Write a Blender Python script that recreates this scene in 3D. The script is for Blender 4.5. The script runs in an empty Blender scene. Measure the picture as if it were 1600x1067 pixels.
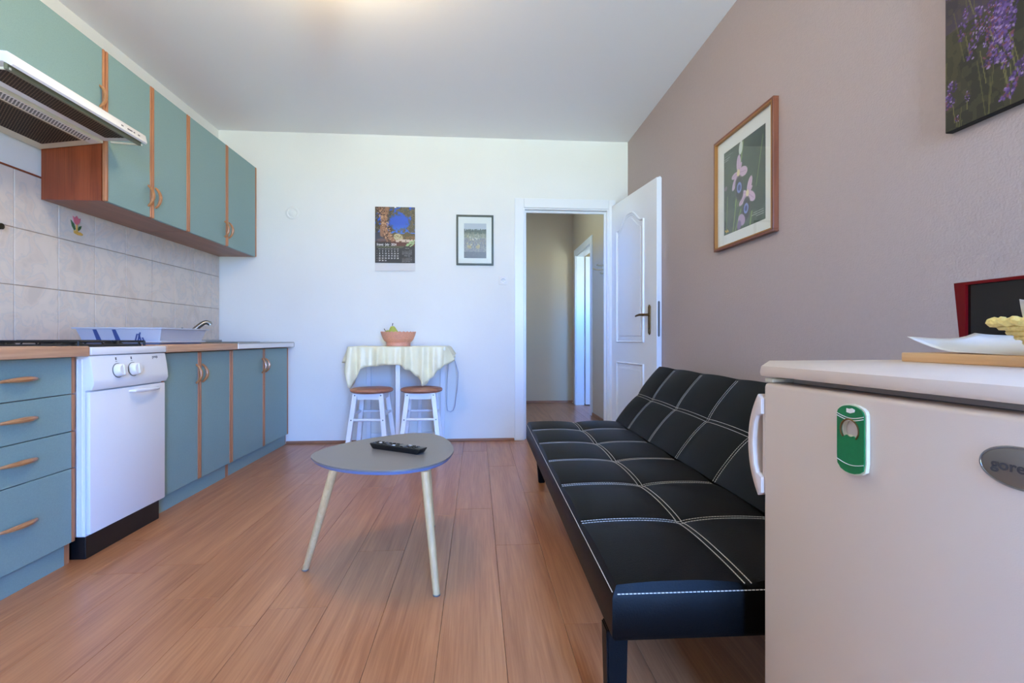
import bpy, bmesh, math, random
import numpy as np
from mathutils import Vector, Matrix
random.seed(7)
PI = math.pi
SC = bpy.context.scene
COL = SC.collection

# ------------------------------------------------------------------ camera
YAW = math.atan(55 / 757)
cd = bpy.data.cameras.new('camera'); cam = bpy.data.objects.new('camera', cd); COL.objects.link(cam)
cam.location = (0, 0, 0.88); cam.rotation_euler = (PI / 2, 0, -YAW)
cd.sensor_width = 36; cd.lens = 36 * 757 / 1600; cd.shift_y = -3.5 / 1600; cd.clip_start = 0.02
SC.camera = cam

# ------------------------------------------------------------------ sky, light, exposure
def lin(c):
    return tuple(((v / 255) / 12.92 if v / 255 <= .04045 else ((v / 255 + .055) / 1.055) ** 2.4) for v in c[:3])
W = bpy.data.worlds.new('world'); SC.world = W; W.use_nodes = True
nt = W.node_tree; bg = nt.nodes['Background']
tc = nt.nodes.new('ShaderNodeTexCoord'); sx = nt.nodes.new('ShaderNodeSeparateXYZ')
rp = nt.nodes.new('ShaderNodeValToRGB'); mr = nt.nodes.new('ShaderNodeMapRange')
nt.links.new(tc.outputs['Generated'], sx.inputs[0]); nt.links.new(sx.outputs['Z'], mr.inputs['Value'])
mr.inputs['From Min'].default_value = -1; mr.inputs['From Max'].default_value = 1
nt.links.new(mr.outputs[0], rp.inputs[0]); nt.links.new(rp.outputs[0], bg.inputs[0])
els = rp.color_ramp.elements
els[0].position = 0.0; els[0].color = (0.56, 0.78, 0.88, 1)          # terrace in open shade
els[1].position = 1.0; els[1].color = (0.12, 0.44, 1.42, 1)          # blue sky
for p, c in ((0.44, (0.54, 0.73, 0.76)), (0.49, (0.52, 0.58, 0.42)), (0.512, (0.17, 0.48, 1.36))):
    e = els.new(p); e.color = (*c, 1)
bg.inputs[1].default_value = 57.0
WIN = (0.32, 1.27, 0.06, 2.50)       # glazed balcony door in the rear wall: x0, x1, z0, z1
RY = -2.6                            # rear wall
pl = bpy.data.lights.new('window_portal', 'AREA'); pl.shape = 'RECTANGLE'
pl.size = WIN[1] - WIN[0]; pl.size_y = WIN[3] - WIN[2]; pl.cycles.is_portal = True
po = bpy.data.objects.new('window_portal', pl); COL.objects.link(po)
po.location = ((WIN[0] + WIN[1]) / 2, RY - .12, (WIN[2] + WIN[3]) / 2); po.rotation_euler = (PI / 2, 0, 0)
for nm_, loc_, rot_, sx_, sy_ in (('added_hall_portal', (-.72, 5.14, 1.86), (0, -PI / 2, 0), .36, .48), ('added_side_portal', (1.82, 4.19, 1.45), (PI / 2, 0, 0), .52, .70)):  # portals of the two unseen windows added to light the hall
    l_ = bpy.data.lights.new(nm_, 'AREA'); l_.shape = 'RECTANGLE'; l_.size = sx_; l_.size_y = sy_; l_.cycles.is_portal = True
    o_ = bpy.data.objects.new(nm_, l_); COL.objects.link(o_); o_.location = loc_; o_.rotation_euler = rot_
SC.view_settings.view_transform = 'Standard'; SC.view_settings.look = 'None'
SC.view_settings.gamma = 1; SC.view_settings.use_curve_mapping = False
SC.view_settings.exposure = 0.15
SC.cycles.max_bounces = 10; SC.cycles.diffuse_bounces = 7; SC.cycles.transparent_max_bounces = 12

# ------------------------------------------------------------------ materials
def base(name):
    m = bpy.data.materials.new(name); m.use_nodes = True
    return m, m.node_tree, m.node_tree.nodes['Principled BSDF']
def M(name, rgb, rough=.5, metal=0, var=0, vs=40, bump=0, bs=200, coat=0, spec=None, stretch=None):
    m, t, b = base(name); c = lin(rgb)
    b.inputs['Base Color'].default_value = (*c, 1); b.inputs['Roughness'].default_value = rough
    b.inputs['Metallic'].default_value = metal; b.inputs['Coat Weight'].default_value = coat
    if spec is not None: b.inputs['Specular IOR Level'].default_value = spec
    g = None
    if var or bump:
        g = t.nodes.new('ShaderNodeTexCoord'); mp = t.nodes.new('ShaderNodeMapping')
        t.links.new(g.outputs['Object'], mp.inputs[0])
        if stretch: mp.inputs['Scale'].default_value = stretch
    if var:
        n = t.nodes.new('ShaderNodeTexNoise'); n.inputs['Scale'].default_value = vs; n.inputs['Detail'].default_value = 5
        t.links.new(mp.outputs[0], n.inputs[0])
        r = t.nodes.new('ShaderNodeValToRGB'); t.links.new(n.outputs[0], r.inputs[0])
        r.color_ramp.elements[0].position = .3; r.color_ramp.elements[1].position = .7
        r.color_ramp.elements[0].color = (*[v * (1 - var) for v in c], 1)
        r.color_ramp.elements[1].color = (*[min(1, v * (1 + var)) for v in c], 1)
        t.links.new(r.outputs[0], b.inputs['Base Color'])
    if bump:
        n2 = t.nodes.new('ShaderNodeTexNoise'); n2.inputs['Scale'].default_value = bs; n2.inputs['Detail'].default_value = 4
        t.links.new(mp.outputs[0], n2.inputs[0])
        bp = t.nodes.new('ShaderNodeBump'); bp.inputs['Strength'].default_value = bump; bp.inputs['Distance'].default_value = .004
        t.links.new(n2.outputs[0], bp.inputs['Height']); t.links.new(bp.outputs[0], b.inputs['Normal'])
    return m
def wood(name, c1, c2, axis=1, rough=.35, scale=1.0, world=False, rnd=0.0, coat=0):
    m, t, b = base(name); b.inputs['Roughness'].default_value = rough; b.inputs['Coat Weight'].default_value = coat
    if world:
        g = t.nodes.new('ShaderNodeNewGeometry'); src = g.outputs['Position']
    else:
        g = t.nodes.new('ShaderNodeTexCoord'); src = g.outputs['Object']
    oi = t.nodes.new('ShaderNodeObjectInfo')
    mp = t.nodes.new('ShaderNodeMapping'); s = [22 * scale] * 3; s[axis] = 1.1 * scale; mp.inputs['Scale'].default_value = s
    t.links.new(src, mp.inputs[0])
    if rnd:
        cv = t.nodes.new('ShaderNodeVectorMath'); cv.operation = 'SCALE'; cv.inputs[0].default_value = (37, 11, 53)
        t.links.new(oi.outputs['Random'], cv.inputs['Scale']); t.links.new(cv.outputs[0], mp.inputs['Location'])
    n = t.nodes.new('ShaderNodeTexNoise'); n.inputs['Scale'].default_value = 1.0; n.inputs['Detail'].default_value = 7
    n.inputs['Roughness'].default_value = .62; n.inputs['Distortion'].default_value = .9
    t.links.new(mp.outputs[0], n.inputs[0])
    mp2 = t.nodes.new('ShaderNodeMapping'); s2 = [150 * scale] * 3; s2[axis] = 4 * scale; mp2.inputs['Scale'].default_value = s2
    t.links.new(src, mp2.inputs[0])
    n2 = t.nodes.new('ShaderNodeTexNoise'); n2.inputs['Scale'].default_value = 1; n2.inputs['Detail'].default_value = 3
    t.links.new(mp2.outputs[0], n2.inputs[0])
    mx = t.nodes.new('ShaderNodeMath'); mx.operation = 'MULTIPLY_ADD'; mx.inputs[1].default_value = .45
    t.links.new(n2.outputs[0], mx.inputs[0]); 
    ad = t.nodes.new('ShaderNodeMath'); ad.operation = 'MULTIPLY_ADD'; ad.inputs[1].default_value = .75; ad.inputs[2].default_value = -.10
    t.links.new(n.outputs[0], ad.inputs[0]); t.links.new(ad.outputs[0], mx.inputs[2])
    last = mx.outputs[0]
    if rnd:
        a2 = t.nodes.new('ShaderNodeMath'); a2.operation = 'MULTIPLY_ADD'; a2.inputs[1].default_value = rnd
        t.links.new(oi.outputs['Random'], a2.inputs[0]); t.links.new(last, a2.inputs[2])
        a3 = t.nodes.new('ShaderNodeMath'); a3.operation = 'SUBTRACT'; a3.inputs[1].default_value = rnd / 2
        t.links.new(a2.outputs[0], a3.inputs[0]); last = a3.outputs[0]
    r = t.nodes.new('ShaderNodeValToRGB'); t.links.new(last, r.inputs[0])
    r.color_ramp.elements[0].position = .28; r.color_ramp.elements[1].position = .72
    r.color_ramp.elements[0].color = (*lin(c1), 1); r.color_ramp.elements[1].color = (*lin(c2), 1)
    t.links.new(r.outputs[0], b.inputs['Base Color'])
    bp = t.nodes.new('ShaderNodeBump'); bp.inputs['Strength'].default_value = .12; bp.inputs['Distance'].default_value = .002
    t.links.new(n2.outputs[0], bp.inputs['Height']); t.links.new(bp.outputs[0], b.inputs['Normal'])
    return m
def tile_mat():
    m, t, b = base('marbled_tile'); b.inputs['Roughness'].default_value = .22
    g = t.nodes.new('ShaderNodeNewGeometry')
    n = t.nodes.new('ShaderNodeTexNoise'); n.inputs['Scale'].default_value = 9; n.inputs['Detail'].default_value = 7; n.inputs['Distortion'].default_value = 1.1
    t.links.new(g.outputs['Position'], n.inputs[0])
    r = t.nodes.new('ShaderNodeValToRGB'); t.links.new(n.outputs[0], r.inputs[0]); e = r.color_ramp.elements
    e[0].position = .30; e[0].color = (*lin((206, 194, 184)), 1); e[1].position = .75; e[1].color = (*lin((222, 210, 199)), 1)
    for p, c in ((.44, (218, 204, 192)), (.49, (206, 199, 193)), (.54, (218, 206, 195))):
        q = e.new(p); q.color = (*lin(c), 1)
    t.links.new(r.outputs[0], b.inputs['Base Color'])
    return m
def glass(name, tint=(1, 1, 1), ior=1.5, gl=1.0):
    m, t, b = base(name); t.nodes.remove(b); o = t.nodes['Material Output']
    tr = t.nodes.new('ShaderNodeBsdfTransparent'); tr.inputs[0].default_value = (*tint, 1)
    gs = t.nodes.new('ShaderNodeBsdfGlossy'); gs.inputs['Roughness'].default_value = .02; gs.inputs[0].default_value = (gl, gl, gl, 1)
    lw = t.nodes.new('ShaderNodeLayerWeight'); lw.inputs[0].default_value = .5
    pw = t.nodes.new('ShaderNodeMath'); pw.operation = 'POWER'; pw.inputs[1].default_value = 4; t.links.new(lw.outputs['Facing'], pw.inputs[0])
    f = t.nodes.new('ShaderNodeMath'); f.operation = 'MULTIPLY_ADD'; f.inputs[1].default_value = .4; f.inputs[2].default_value = ((ior - 1) / (ior + 1)) ** 2; t.links.new(pw.outputs[0], f.inputs[0])
    x = t.nodes.new('ShaderNodeMixShader'); t.links.new(f.outputs[0], x.inputs[0])
    t.links.new(tr.outputs[0], x.inputs[1]); t.links.new(gs.outputs[0], x.inputs[2]); t.links.new(x.outputs[0], o.inputs[0])
    return m
def print_mat(name, rough=.5):
    m, t, b = base(name); a = t.nodes.new('ShaderNodeVertexColor'); a.layer_name = 'ink'
    t.links.new(a.outputs[0], b.inputs['Base Color']); b.inputs['Roughness'].default_value = rough
    return m

MT = dict(
    white_wall=M('white_wall_paint', (232, 232, 228), .75, bump=.15, bs=160, var=.012, vs=3),
    ceiling=M('ceiling_paint', (240, 241, 243), .85, bump=.1, bs=120),
    taupe=M('taupe_wall_paint', (178, 162, 157), .55, bump=.35, bs=140, var=.02, vs=60),
    hall_wall=M('beige_hall_paint', (206, 184, 152), .7, bump=.15, bs=140),
    grout=M('grout', (168, 150, 132), .8),
    tile=tile_mat(),
    plank=wood('laminate_plank', (150, 92, 58), (194, 136, 94), 1, .30, 1.0, True, .06, coat=0),
    sub=M('plank_joint', (80, 50, 34), .6),
    teal=M('teal_laminate', (128, 157, 155), .45, var=.05, vs=220),
    trim=wood('beech_trim', (150, 92, 58), (196, 134, 92), 2, .4, 1.5),
    handle=wood('bow_handle_wood', (150, 98, 58), (190, 134, 88), 1, .3, 2.0, coat=.3),
    mahog=wood('red_brown_veneer', (110, 46, 20), (158, 78, 42), 2, .35, 1.0),
    under=wood('brown_veneer', (122, 76, 54), (160, 106, 78), 1, .4, 1.0),
    worktop=wood('beech_worktop', (176, 128, 94), (216, 172, 136), 1, .35, 1.2),
    enamel=M('white_enamel', (236, 236, 238), .22),
    plastic=M('white_plastic', (232, 230, 226), .4),
    cream=M('cream_plastic', (222, 214, 190), .4),
    fridge=M('fridge_white', (208, 190, 176), .38, bump=.04, bs=500),
    black=M('black_plastic', (14, 14, 15), .35),
    blackmatt=M('black_iron', (18, 18, 18), .55),
    steel=M('stainless_steel', (168, 166, 160), .3, 1),
    bronze=M('aged_bronze', (120, 92, 58), .35, 1),
    darkmetal=M('dark_metal', (70, 62, 50), .35, 1),
    grey=M('grey_metal', (120, 122, 120), .45, .6),
    leather=M('black_leather', (9, 9, 9), .42, bump=.15, bs=320, spec=.1),
    thread=M('white_thread', (214, 206, 196), .7),
    table_top=M('grey_table_laminate', (116, 112, 110), .36),
    table_edge=M('blue_grey_edge', (112, 130, 172), .35),
    pale=wood('pale_pine', (194, 156, 106), (220, 188, 138), 2, .5, 2.0),
    seat=wood('stool_seat_wood', (136, 84, 62), (186, 126, 98), 0, .35, 2.0),
    paint=M('white_furniture_paint', (232, 234, 238), .35),
    cloth=M('cream_tablecloth', (242, 234, 196), .38, var=.05, vs=14, bump=.1, bs=60),
    bowl=M('terracotta_plastic', (222, 158, 130), .45, var=.14, vs=160, bump=.5, bs=160),
    pear=M('green_pear', (176, 184, 82), .45, var=.12, vs=30),
    stem=M('dark_stem', (38, 32, 26), .6),
    blue=M('blue_plastic', (184, 190, 204), .38),
    bluedark=M('dark_blue_plastic', (62, 82, 136), .45),
    doorw=M('white_door_paint', (232, 234, 236), .32, bump=.03, bs=300),
    red=M('red_lacquer', (104, 2, 7), .4, spec=.2),
    glassblack=M('black_glass', (22, 20, 18), .12),
    board=wood('maple_board', (206, 158, 108), (228, 188, 142), 1, .45, 1.4),
    paper=M('white_paper', (218, 214, 212), .7),
    wicker=M('yellow_wicker', (234, 208, 128), .6, var=.12, vs=120, bump=.8, bs=220),
    green=M('green_enamel', (10, 112, 62), .4, var=.08, vs=90),
    badge=M('badge_grey', (128, 124, 120), .35, .5),
    badgetext=M('badge_lettering', (64, 66, 72), .4),
    gilt=M('gilt_frame', (168, 116, 62), .35, .5),
    brownframe=wood('brown_frame_wood', (104, 54, 34), (140, 80, 52), 2, .35, 2),
    greenframe=M('dark_green_frame', (56, 66, 54), .4),
    mount=M('passepartout', (226, 232, 226), .8),
    pane=glass('picture_glass', ior=1.38),
    window=glass('window_glass', ior=1.3),
    skirt=wood('skirting_wood', (136, 88, 60), (178, 126, 92), 0, .4, 1.5),
    mesh=M('filter_metal', (120, 98, 74), .5, .3),
    hole=M('hole_dark', (16, 12, 9), .8),
    hoodglass=M('visor_inner', (116, 118, 92), .3),
    pink=M('sticker_pink', (214, 110, 124), .5), leaf=M('sticker_green', (66, 104, 62), .5), yellow=M('sticker_yellow', (212, 164, 70), .5),
    print=print_mat('printed_paper', .45), canvas=print_mat('printed_canvas', .7), ink=M('white_ink', (230, 226, 220), .6),
    inkdark=M('grey_ink', (90, 90, 96), .6), edgeblack=M('canvas_edge', (24, 22, 22), .7),
    thin_loop=M('grey_loop', (188, 190, 205), .7),
)

# ------------------------------------------------------------------ mesh helpers
OFF = {}
def B(): return bmesh.new()
def box(bm, x0, x1, y0, y1, z0, z1, bev=0, seg=2):
    r = bmesh.ops.create_cube(bm, size=1)
    vs = r['verts']
    for v in vs:
        v.co = Vector(((x0 + x1) / 2 + v.co.x * (x1 - x0), (y0 + y1) / 2 + v.co.y * (y1 - y0), (z0 + z1) / 2 + v.co.z * (z1 - z0)))
    if bev:
        es = {e for v in vs for e in v.link_edges}
        bmesh.ops.bevel(bm, geom=list(es), offset=bev, segments=seg, affect='EDGES', profile=.5)
    return bm
def tube(bm, pts, rad, n=8, closed=False, flat=1.0):
    pts = [Vector(p) for p in pts]; k = len(pts)
    rad = rad if isinstance(rad, (list, tuple)) else [rad] * k
    rings = []; up = Vector((0, 0, 1)); prev = None
    for i, p in enumerate(pts):
        a = pts[(i - 1) % k] if (closed or i) else p; c = pts[(i + 1) % k] if (closed or i < k - 1) else p
        t = (c - a).normalized()
        if prev is None:
            u = t.cross(up); u = t.cross(Vector((1, 0, 0))) if u.length < .05 else u
        else:
            u = prev - t * prev.dot(t)
        u.normalize(); prev = u; w = t.cross(u)
        rings.append([bm.verts.new(p + u * (math.cos(2 * PI * j / n) * rad[i]) + w * (math.sin(2 * PI * j / n) * rad[i] * flat)) for j in range(n)])
    for i in range(k if closed else k - 1):
        A, Bq = rings[i], rings[(i + 1) % k]
        for j in range(n): bm.faces.new((A[j], A[(j + 1) % n], Bq[(j + 1) % n], Bq[j]))
    if not closed:
        bm.faces.new(rings[0][::-1]); bm.faces.new(rings[-1])
    return bm
def lathe(bm, prof, c=(0, 0, 0), n=32, rfun=None):
    rings = []
    for r, z in prof:
        if r < 1e-6: rings.append([bm.verts.new((c[0], c[1], c[2] + z))])
        else: rings.append([bm.verts.new((c[0] + math.cos(2 * PI * j / n) * r, c[1] + math.sin(2 * PI * j / n) * r, c[2] + z + (rfun(j, n, r, z) if rfun else 0))) for j in range(n)])
    for A, Q in zip(rings[:-1], rings[1:]):
        for j in range(n):
            a = [A[j % len(A)], A[(j + 1) % len(A)], Q[(j + 1) % len(Q)], Q[j % len(Q)]]
            f = []
            for v in a:
                if v not in f: f.append(v)
            if len(f) > 2: bm.faces.new(f)
    return bm
def prism(bm, poly, axis, d0, d1, bev=0):
    def P(u, v, d): return {'x': (d, u, v), 'y': (u, d, v), 'z': (u, v, d)}[axis]
    a = [bm.verts.new(P(u, v, d0)) for u, v in poly]; b = [bm.verts.new(P(u, v, d1)) for u, v in poly]
    n = len(poly); fs = [bm.faces.new(a), bm.faces.new(b[::-1])]
    for i in range(n): fs.append(bm.faces.new((a[i], b[i], b[(i + 1) % n], a[(i + 1) % n])))
    bmesh.ops.recalc_face_normals(bm, faces=fs)
    if bev:
        es = {e for f in fs[:2] for e in f.edges}
        bmesh.ops.bevel(bm, geom=list(es), offset=bev, segments=2, affect='EDGES', profile=.5)
    return bm
def finish(bm, me, smooth):
    bmesh.ops.recalc_face_normals(bm, faces=bm.faces[:])
    bm.to_mesh(me); bm.free()
    if smooth:
        me.polygons.foreach_set('use_smooth', [True] * len(me.polygons))
        try: me.set_sharp_from_angle(angle=math.radians(38))
        except Exception: pass
def root_loc(p):
    while p.parent: p = p.parent
    return p
def obj(name, bm, mat, parent=None, smooth=True, local=False, at=None):
    """links the bmesh as one mesh object; coordinates are world unless local=True or the root thing is rotated"""
    off = Vector((0, 0, 0))
    if parent is not None and not local: off = Vector(OFF.get(root_loc(parent).name, (0, 0, 0)))
    if at is not None: off = Vector(at)
    if off.length: bmesh.ops.translate(bm, verts=bm.verts[:], vec=-off)
    me = bpy.data.meshes.new(name); finish(bm, me, smooth)
    me.materials.append(MT[mat] if isinstance(mat, str) else mat)
    o = bpy.data.objects.new(name, me); COL.objects.link(o)
    if parent is not None: o.parent = parent
    elif at is not None: o.location = at; OFF[o.name] = tuple(at)
    return o
def thing(name, label, cat, loc, rz=0, group=None):
    o = bpy.data.objects.new(name, None); COL.objects.link(o); o.location = loc; o.rotation_euler = (0, 0, rz)
    o.empty_display_size = .05; OFF[o.name] = tuple(loc)
    return tag(o, label, cat, group)
def tag(o, label, cat, group=None):
    o['label'] = label; o['category'] = cat
    if group: o['group'] = group
    return o
def struct(name, bm, mat, label=None, smooth=False):
    o = obj(name, bm, mat, None, smooth); o['kind'] = 'structure'
    if label: o['label'] = label
    return o
def sobj(name, loc=(0, 0, 0), rz=0, label=None):
    o = bpy.data.objects.new(name, None); COL.objects.link(o); o.location = loc; o.rotation_euler = (0, 0, rz)
    o['kind'] = 'structure'; OFF[o.name] = tuple(loc)
    if label: o['label'] = label
    return o
def text_bm(body, size, width=None, bold=0.0):
    cu = bpy.data.curves.new('txt', 'FONT'); cu.body = body; cu.size = size; cu.align_x = 'CENTER'; cu.align_y = 'CENTER'
    cu.offset = bold; cu.resolution_u = 3
    to = bpy.data.objects.new('txt', cu); COL.objects.link(to); bpy.context.view_layer.update()
    me = bpy.data.meshes.new_from_object(to.evaluated_get(bpy.context.evaluated_depsgraph_get()))
    bpy.data.objects.remove(to); bpy.data.curves.remove(cu)
    bm = B(); bm.from_mesh(me); bpy.data.meshes.remove(me)
    if width and bm.verts:
        xs = [v.co.x for v in bm.verts]; w = max(xs) - min(xs); k = width / w
        for v in bm.verts: v.co.x *= k
    return bm
def place(bm, mat4):
    bmesh.ops.transform(bm, matrix=mat4, verts=bm.verts[:]); return bm
def axes(o, ux, uy):
    ux = Vector(ux); uy = Vector(uy); uz = ux.cross(uy); m = Matrix.Identity(4)
    for i in range(3): m[i][0] = ux[i]; m[i][1] = uy[i]; m[i][2] = uz[i]; m[i][3] = o[i]
    return m
def merge(dst, src):
    me = bpy.data.meshes.new('tmp'); src.to_mesh(me); src.free(); dst.from_mesh(me); bpy.data.meshes.remove(me); return dst

# ------------------------------------------------------------------ print painter (flat prints as vertex colours)
class Art:
    def __init__(s, w, h, col):
        s.w, s.h = w, h; s.a = np.ones((h, w, 3)) * np.array(col, float)
        s.X, s.Y = np.meshgrid((np.arange(w) + .5) / w, (np.arange(h) + .5) / h)   # y runs down
        s.r = np.random.RandomState(3)
    def noise(s, nx, ny):
        g = s.r.rand(ny + 2, nx + 2); x = s.X * nx; y = s.Y * ny; i = x.astype(int); j = y.astype(int); u = x - i; v = y - j
        u = u * u * (3 - 2 * u); v = v * v * (3 - 2 * v)
        return (g[j, i] * (1 - u) + g[j, i + 1] * u) * (1 - v) + (g[j + 1, i] * (1 - u) + g[j + 1, i + 1] * u) * v
    def mix(s, mask, col):
        m = np.clip(mask, 0, 1)[..., None]; s.a = s.a * (1 - m) + np.array(col, float) * m
    def ell(s, cx, cy, rx, ry, ang, col, al=1, soft=.15):
        asp = s.h / s.w; R = max(rx, ry) * (1.1 + soft)
        i0, i1 = max(0, int((cx - R) * s.w)), min(s.w, int((cx + R) * s.w) + 2); j0, j1 = max(0, int((cy - R / asp) * s.h)), min(s.h, int((cy + R / asp) * s.h) + 2)
        if i1 <= i0 or j1 <= j0: return
        c, q = math.cos(ang), math.sin(ang); dx = s.X[j0:j1, i0:i1] - cx; dy = (s.Y[j0:j1, i0:i1] - cy) * asp
        u = (dx * c + dy * q) / rx; v = (-dx * q + dy * c) / ry
        m = (al * np.clip((1 - np.sqrt(u * u + v * v)) / soft + .5, 0, 1))[..., None]
        s.a[j0:j1, i0:i1] = s.a[j0:j1, i0:i1] * (1 - m) + np.array(col, float) * m
    def line(s, x0, y0, x1, y1, wd, col, al=1):
        asp = s.h / s.w; dx, dy = x1 - x0, (y1 - y0) * asp; L2 = dx * dx + dy * dy
        t = np.clip(((s.X - x0) * dx + (s.Y - y0) * asp * dy) / L2, 0, 1)
        d = np.sqrt((s.X - x0 - t * dx) ** 2 + ((s.Y - y0) * asp - t * dy) ** 2)
        s.mix(al * np.clip((wd - d) / (wd * .5) + .3, 0, 1), col)
    def mesh(s, name, o, ux, uy, wd, ht, mat, parent):
        """o is the lower-left corner, ux / uy unit vectors across / up"""
        w, h = s.w, s.h; o = Vector(o); ux = Vector(ux); uy = Vector(uy)
        if parent is not None: o = o - Vector(OFF.get(root_loc(parent).name, (0, 0, 0)))
        vs = [tuple(o + ux * (wd * i / w) + uy * (ht * j / h)) for j in range(h + 1) for i in range(w + 1)]
        fs = [(j * (w + 1) + i, j * (w + 1) + i + 1, (j + 1) * (w + 1) + i + 1, (j + 1) * (w + 1) + i) for j in range(h) for i in range(w)]
        me = bpy.data.meshes.new(name); me.from_pydata(vs, [], fs)
        ca = me.color_attributes.new('ink', 'FLOAT_COLOR', 'CORNER')
        c = np.clip(s.a[::-1], 0, 255) / 255; c = np.where(c <= .04045, c / 12.92, ((c + .055) / 1.055) ** 2.4).reshape(-1, 3)
        out = np.ones((len(c) * 4, 4)); out[:, :3] = np.repeat(c, 4, axis=0)
        ca.data.foreach_set('color', out.ravel()); me.materials.append(MT[mat])
        ob = bpy.data.objects.new(name, me); COL.objects.link(ob); ob.parent = parent
        return ob

# ================================================================== SETTING
LW, RW, FY, CZ = -2.15, 1.335, 4.21, 2.625
T = .12
# floor with laminate planks
fl = struct('floor', box(B(), LW - T, RW + T, RY - T, FY, -.06, -.012), 'sub', 'brown laminate floor of the kitchen living room')
PW, PL = .19, 1.29
x = -.11 - 11 * PW; starts = {9: 2.05 - 2 * PL, 8: 1.635 - 2 * PL, 12: 2.07 - 2 * PL}
plank_cache = {}
def plank(x0, x1, y0, y1, parent):
    key = (round(x1 - x0, 3), round(y1 - y0, 3))
    if key not in plank_cache:
        bm = B(); box(bm, .0005, key[0] - .0005, .0006, key[1] - .0006, -.012, 0, 0)
        es = [e for e in bm.edges if all(abs(v.co.z) < 1e-5 for v in e.verts)]
        bmesh.ops.bevel(bm, geom=es, offset=.0007, segments=1, affect='EDGES')
        me = bpy.data.meshes.new('plank'); finish(bm, me, False); me.materials.append(MT['plank']); plank_cache[key] = me
    o = bpy.data.objects.new('plank', plank_cache[key]); COL.objects.link(o); o.parent = parent
    o.location = (x0, y0, 0)
def lay(xa, xb, ya, yb, parent, seed=1):
    rr = random.Random(seed); i = 0; px = -.11 - 11 * PW
    while px < xb:
        x0, x1 = max(px, xa), min(px + PW, xb)
        if x1 - x0 > .01:
            s = starts.get(i, None) if seed == 1 else None
            if s is None: s = ya - rr.random() * PL
            while s < yb:
                y0, y1 = max(s, ya), min(s + PL, yb)
                if y1 - y0 > .01: plank(x0, x1, y0, y1, parent)
                s += PL
        px += PW; i += 1
lay(LW, RW, RY, FY, fl)
# ceiling and walls
struct('ceiling', box(B(), LW - T, RW + T, RY - T, FY + T, CZ, CZ + .12), 'ceiling', 'white painted ceiling')
wl = struct('wall_left', box(B(), LW - T, LW, RY - T, FY + T, 0, CZ), 'white_wall', 'white wall behind the kitchen units, tiled in the middle')
struct('wall_right', box(B(), RW, RW + T, RY - T, FY, 0, CZ), 'taupe', 'taupe painted wall with two flower pictures')
DX0, DX1, DZ = .405, 1.165, 2.03
bm = B(); box(bm, LW, DX0, FY, FY + T, 0, CZ); box(bm, DX1, RW + T, FY, FY + T, 0, CZ); box(bm, DX0, DX1, FY, FY + T, DZ, CZ)
struct('wall_far', bm, 'white_wall', 'white far wall with calendar, small picture and doorway')
bm = B(); box(bm, LW, WIN[0], RY - T, RY, 0, CZ); box(bm, WIN[1], RW, RY - T, RY, 0, CZ); box(bm, WIN[0], WIN[1], RY - T, RY, WIN[3], CZ); box(bm, WIN[0], WIN[1], RY - T, RY, 0, WIN[2])
struct('wall_rear', bm, 'white_wall', 'white wall around the balcony window')
w1 = sobj('window_1', (0, RY - .06, 0), 0, 'white framed balcony window')
bm = B()
for a, b, c, d in ((WIN[0], WIN[0] + .06, WIN[2], WIN[3]), (WIN[1] - .06, WIN[1], WIN[2], WIN[3]), (WIN[0], WIN[1], WIN[2], WIN[2] + .06), (WIN[0], WIN[1], WIN[3] - .06, WIN[3]), (.765, .825, WIN[2], WIN[3])):
    box(bm, a, b, RY - .09, RY - .03, c, d, .004)
obj('window_frame', bm, 'doorw', w1, False)
for a, b in ((WIN[0] + .06, .765), (.825, WIN[1] - .06)):
    obj('pane', box(B(), a, b, RY - .063, RY - .057, WIN[2] + .06, WIN[3] - .06), 'window', w1, False)
bm = B(); box(bm, -1.6, .325, FY - .012, FY, 0, .022, .003); struct('baseboard_far', bm, 'skirt', 'thin wooden skirting strip under the white far wall')
bm = B(); box(bm, RW - .012, RW, RY, FY, 0, .022, .003); struct('baseboard_right', bm, 'skirt', 'thin wooden skirting strip under the taupe wall')
# round painted-over patch on the far wall
bm = B(); lathe(bm, [(0, .005), (.026, .005), (.034, .001), (.042, .006), (.050, .005), (.058, 0)], n=28, rfun=lambda j, n, r, z: .0006 * math.sin(j * 2.3))
place(bm, axes((-1.551, FY, 1.945), (1, 0, 0), (0, 0, 1)))
wf = bpy.data.objects['wall_far']
obj('plaster_patch', bm, 'white_wall', wf, local=True)
# tiles
TR = [.865, 1.133, 1.400, 1.673]
tcache = {}
def tile(y0, y1, z0, z1):
    key = (round(y1 - y0, 3), round(z1 - z0, 3))
    if key not in tcache:
        bm = B(); box(bm, 0, .007, .0018, key[0] - .0018, .0018, key[1] - .0018, .0016, 1)
        me = bpy.data.meshes.new('tile'); finish(bm, me, False); me.materials.append(MT['tile']); tcache[key] = me
    o = bpy.data.objects.new('tile', tcache[key]); COL.objects.link(o); o.parent = wl; o.location = (LW + .001, y0, z0)
ye = [2.41 + .24 * k for k in range(-5, 8)] + [4.206]
for a, b in zip(ye[:-1], ye[1:]):
    for c, d in zip(TR[:-1], TR[1:]): tile(a, b, c, d)
obj('grout_bed', box(B(), LW, LW + .004, ye[0], 4.207, .86, 1.676), 'grout', wl, False)
obj('tile_edge_strip', box(B(), LW, LW + .009, ye[0], 4.207, 1.6735, 1.681, .001), 'mahog', wl, False)

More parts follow.
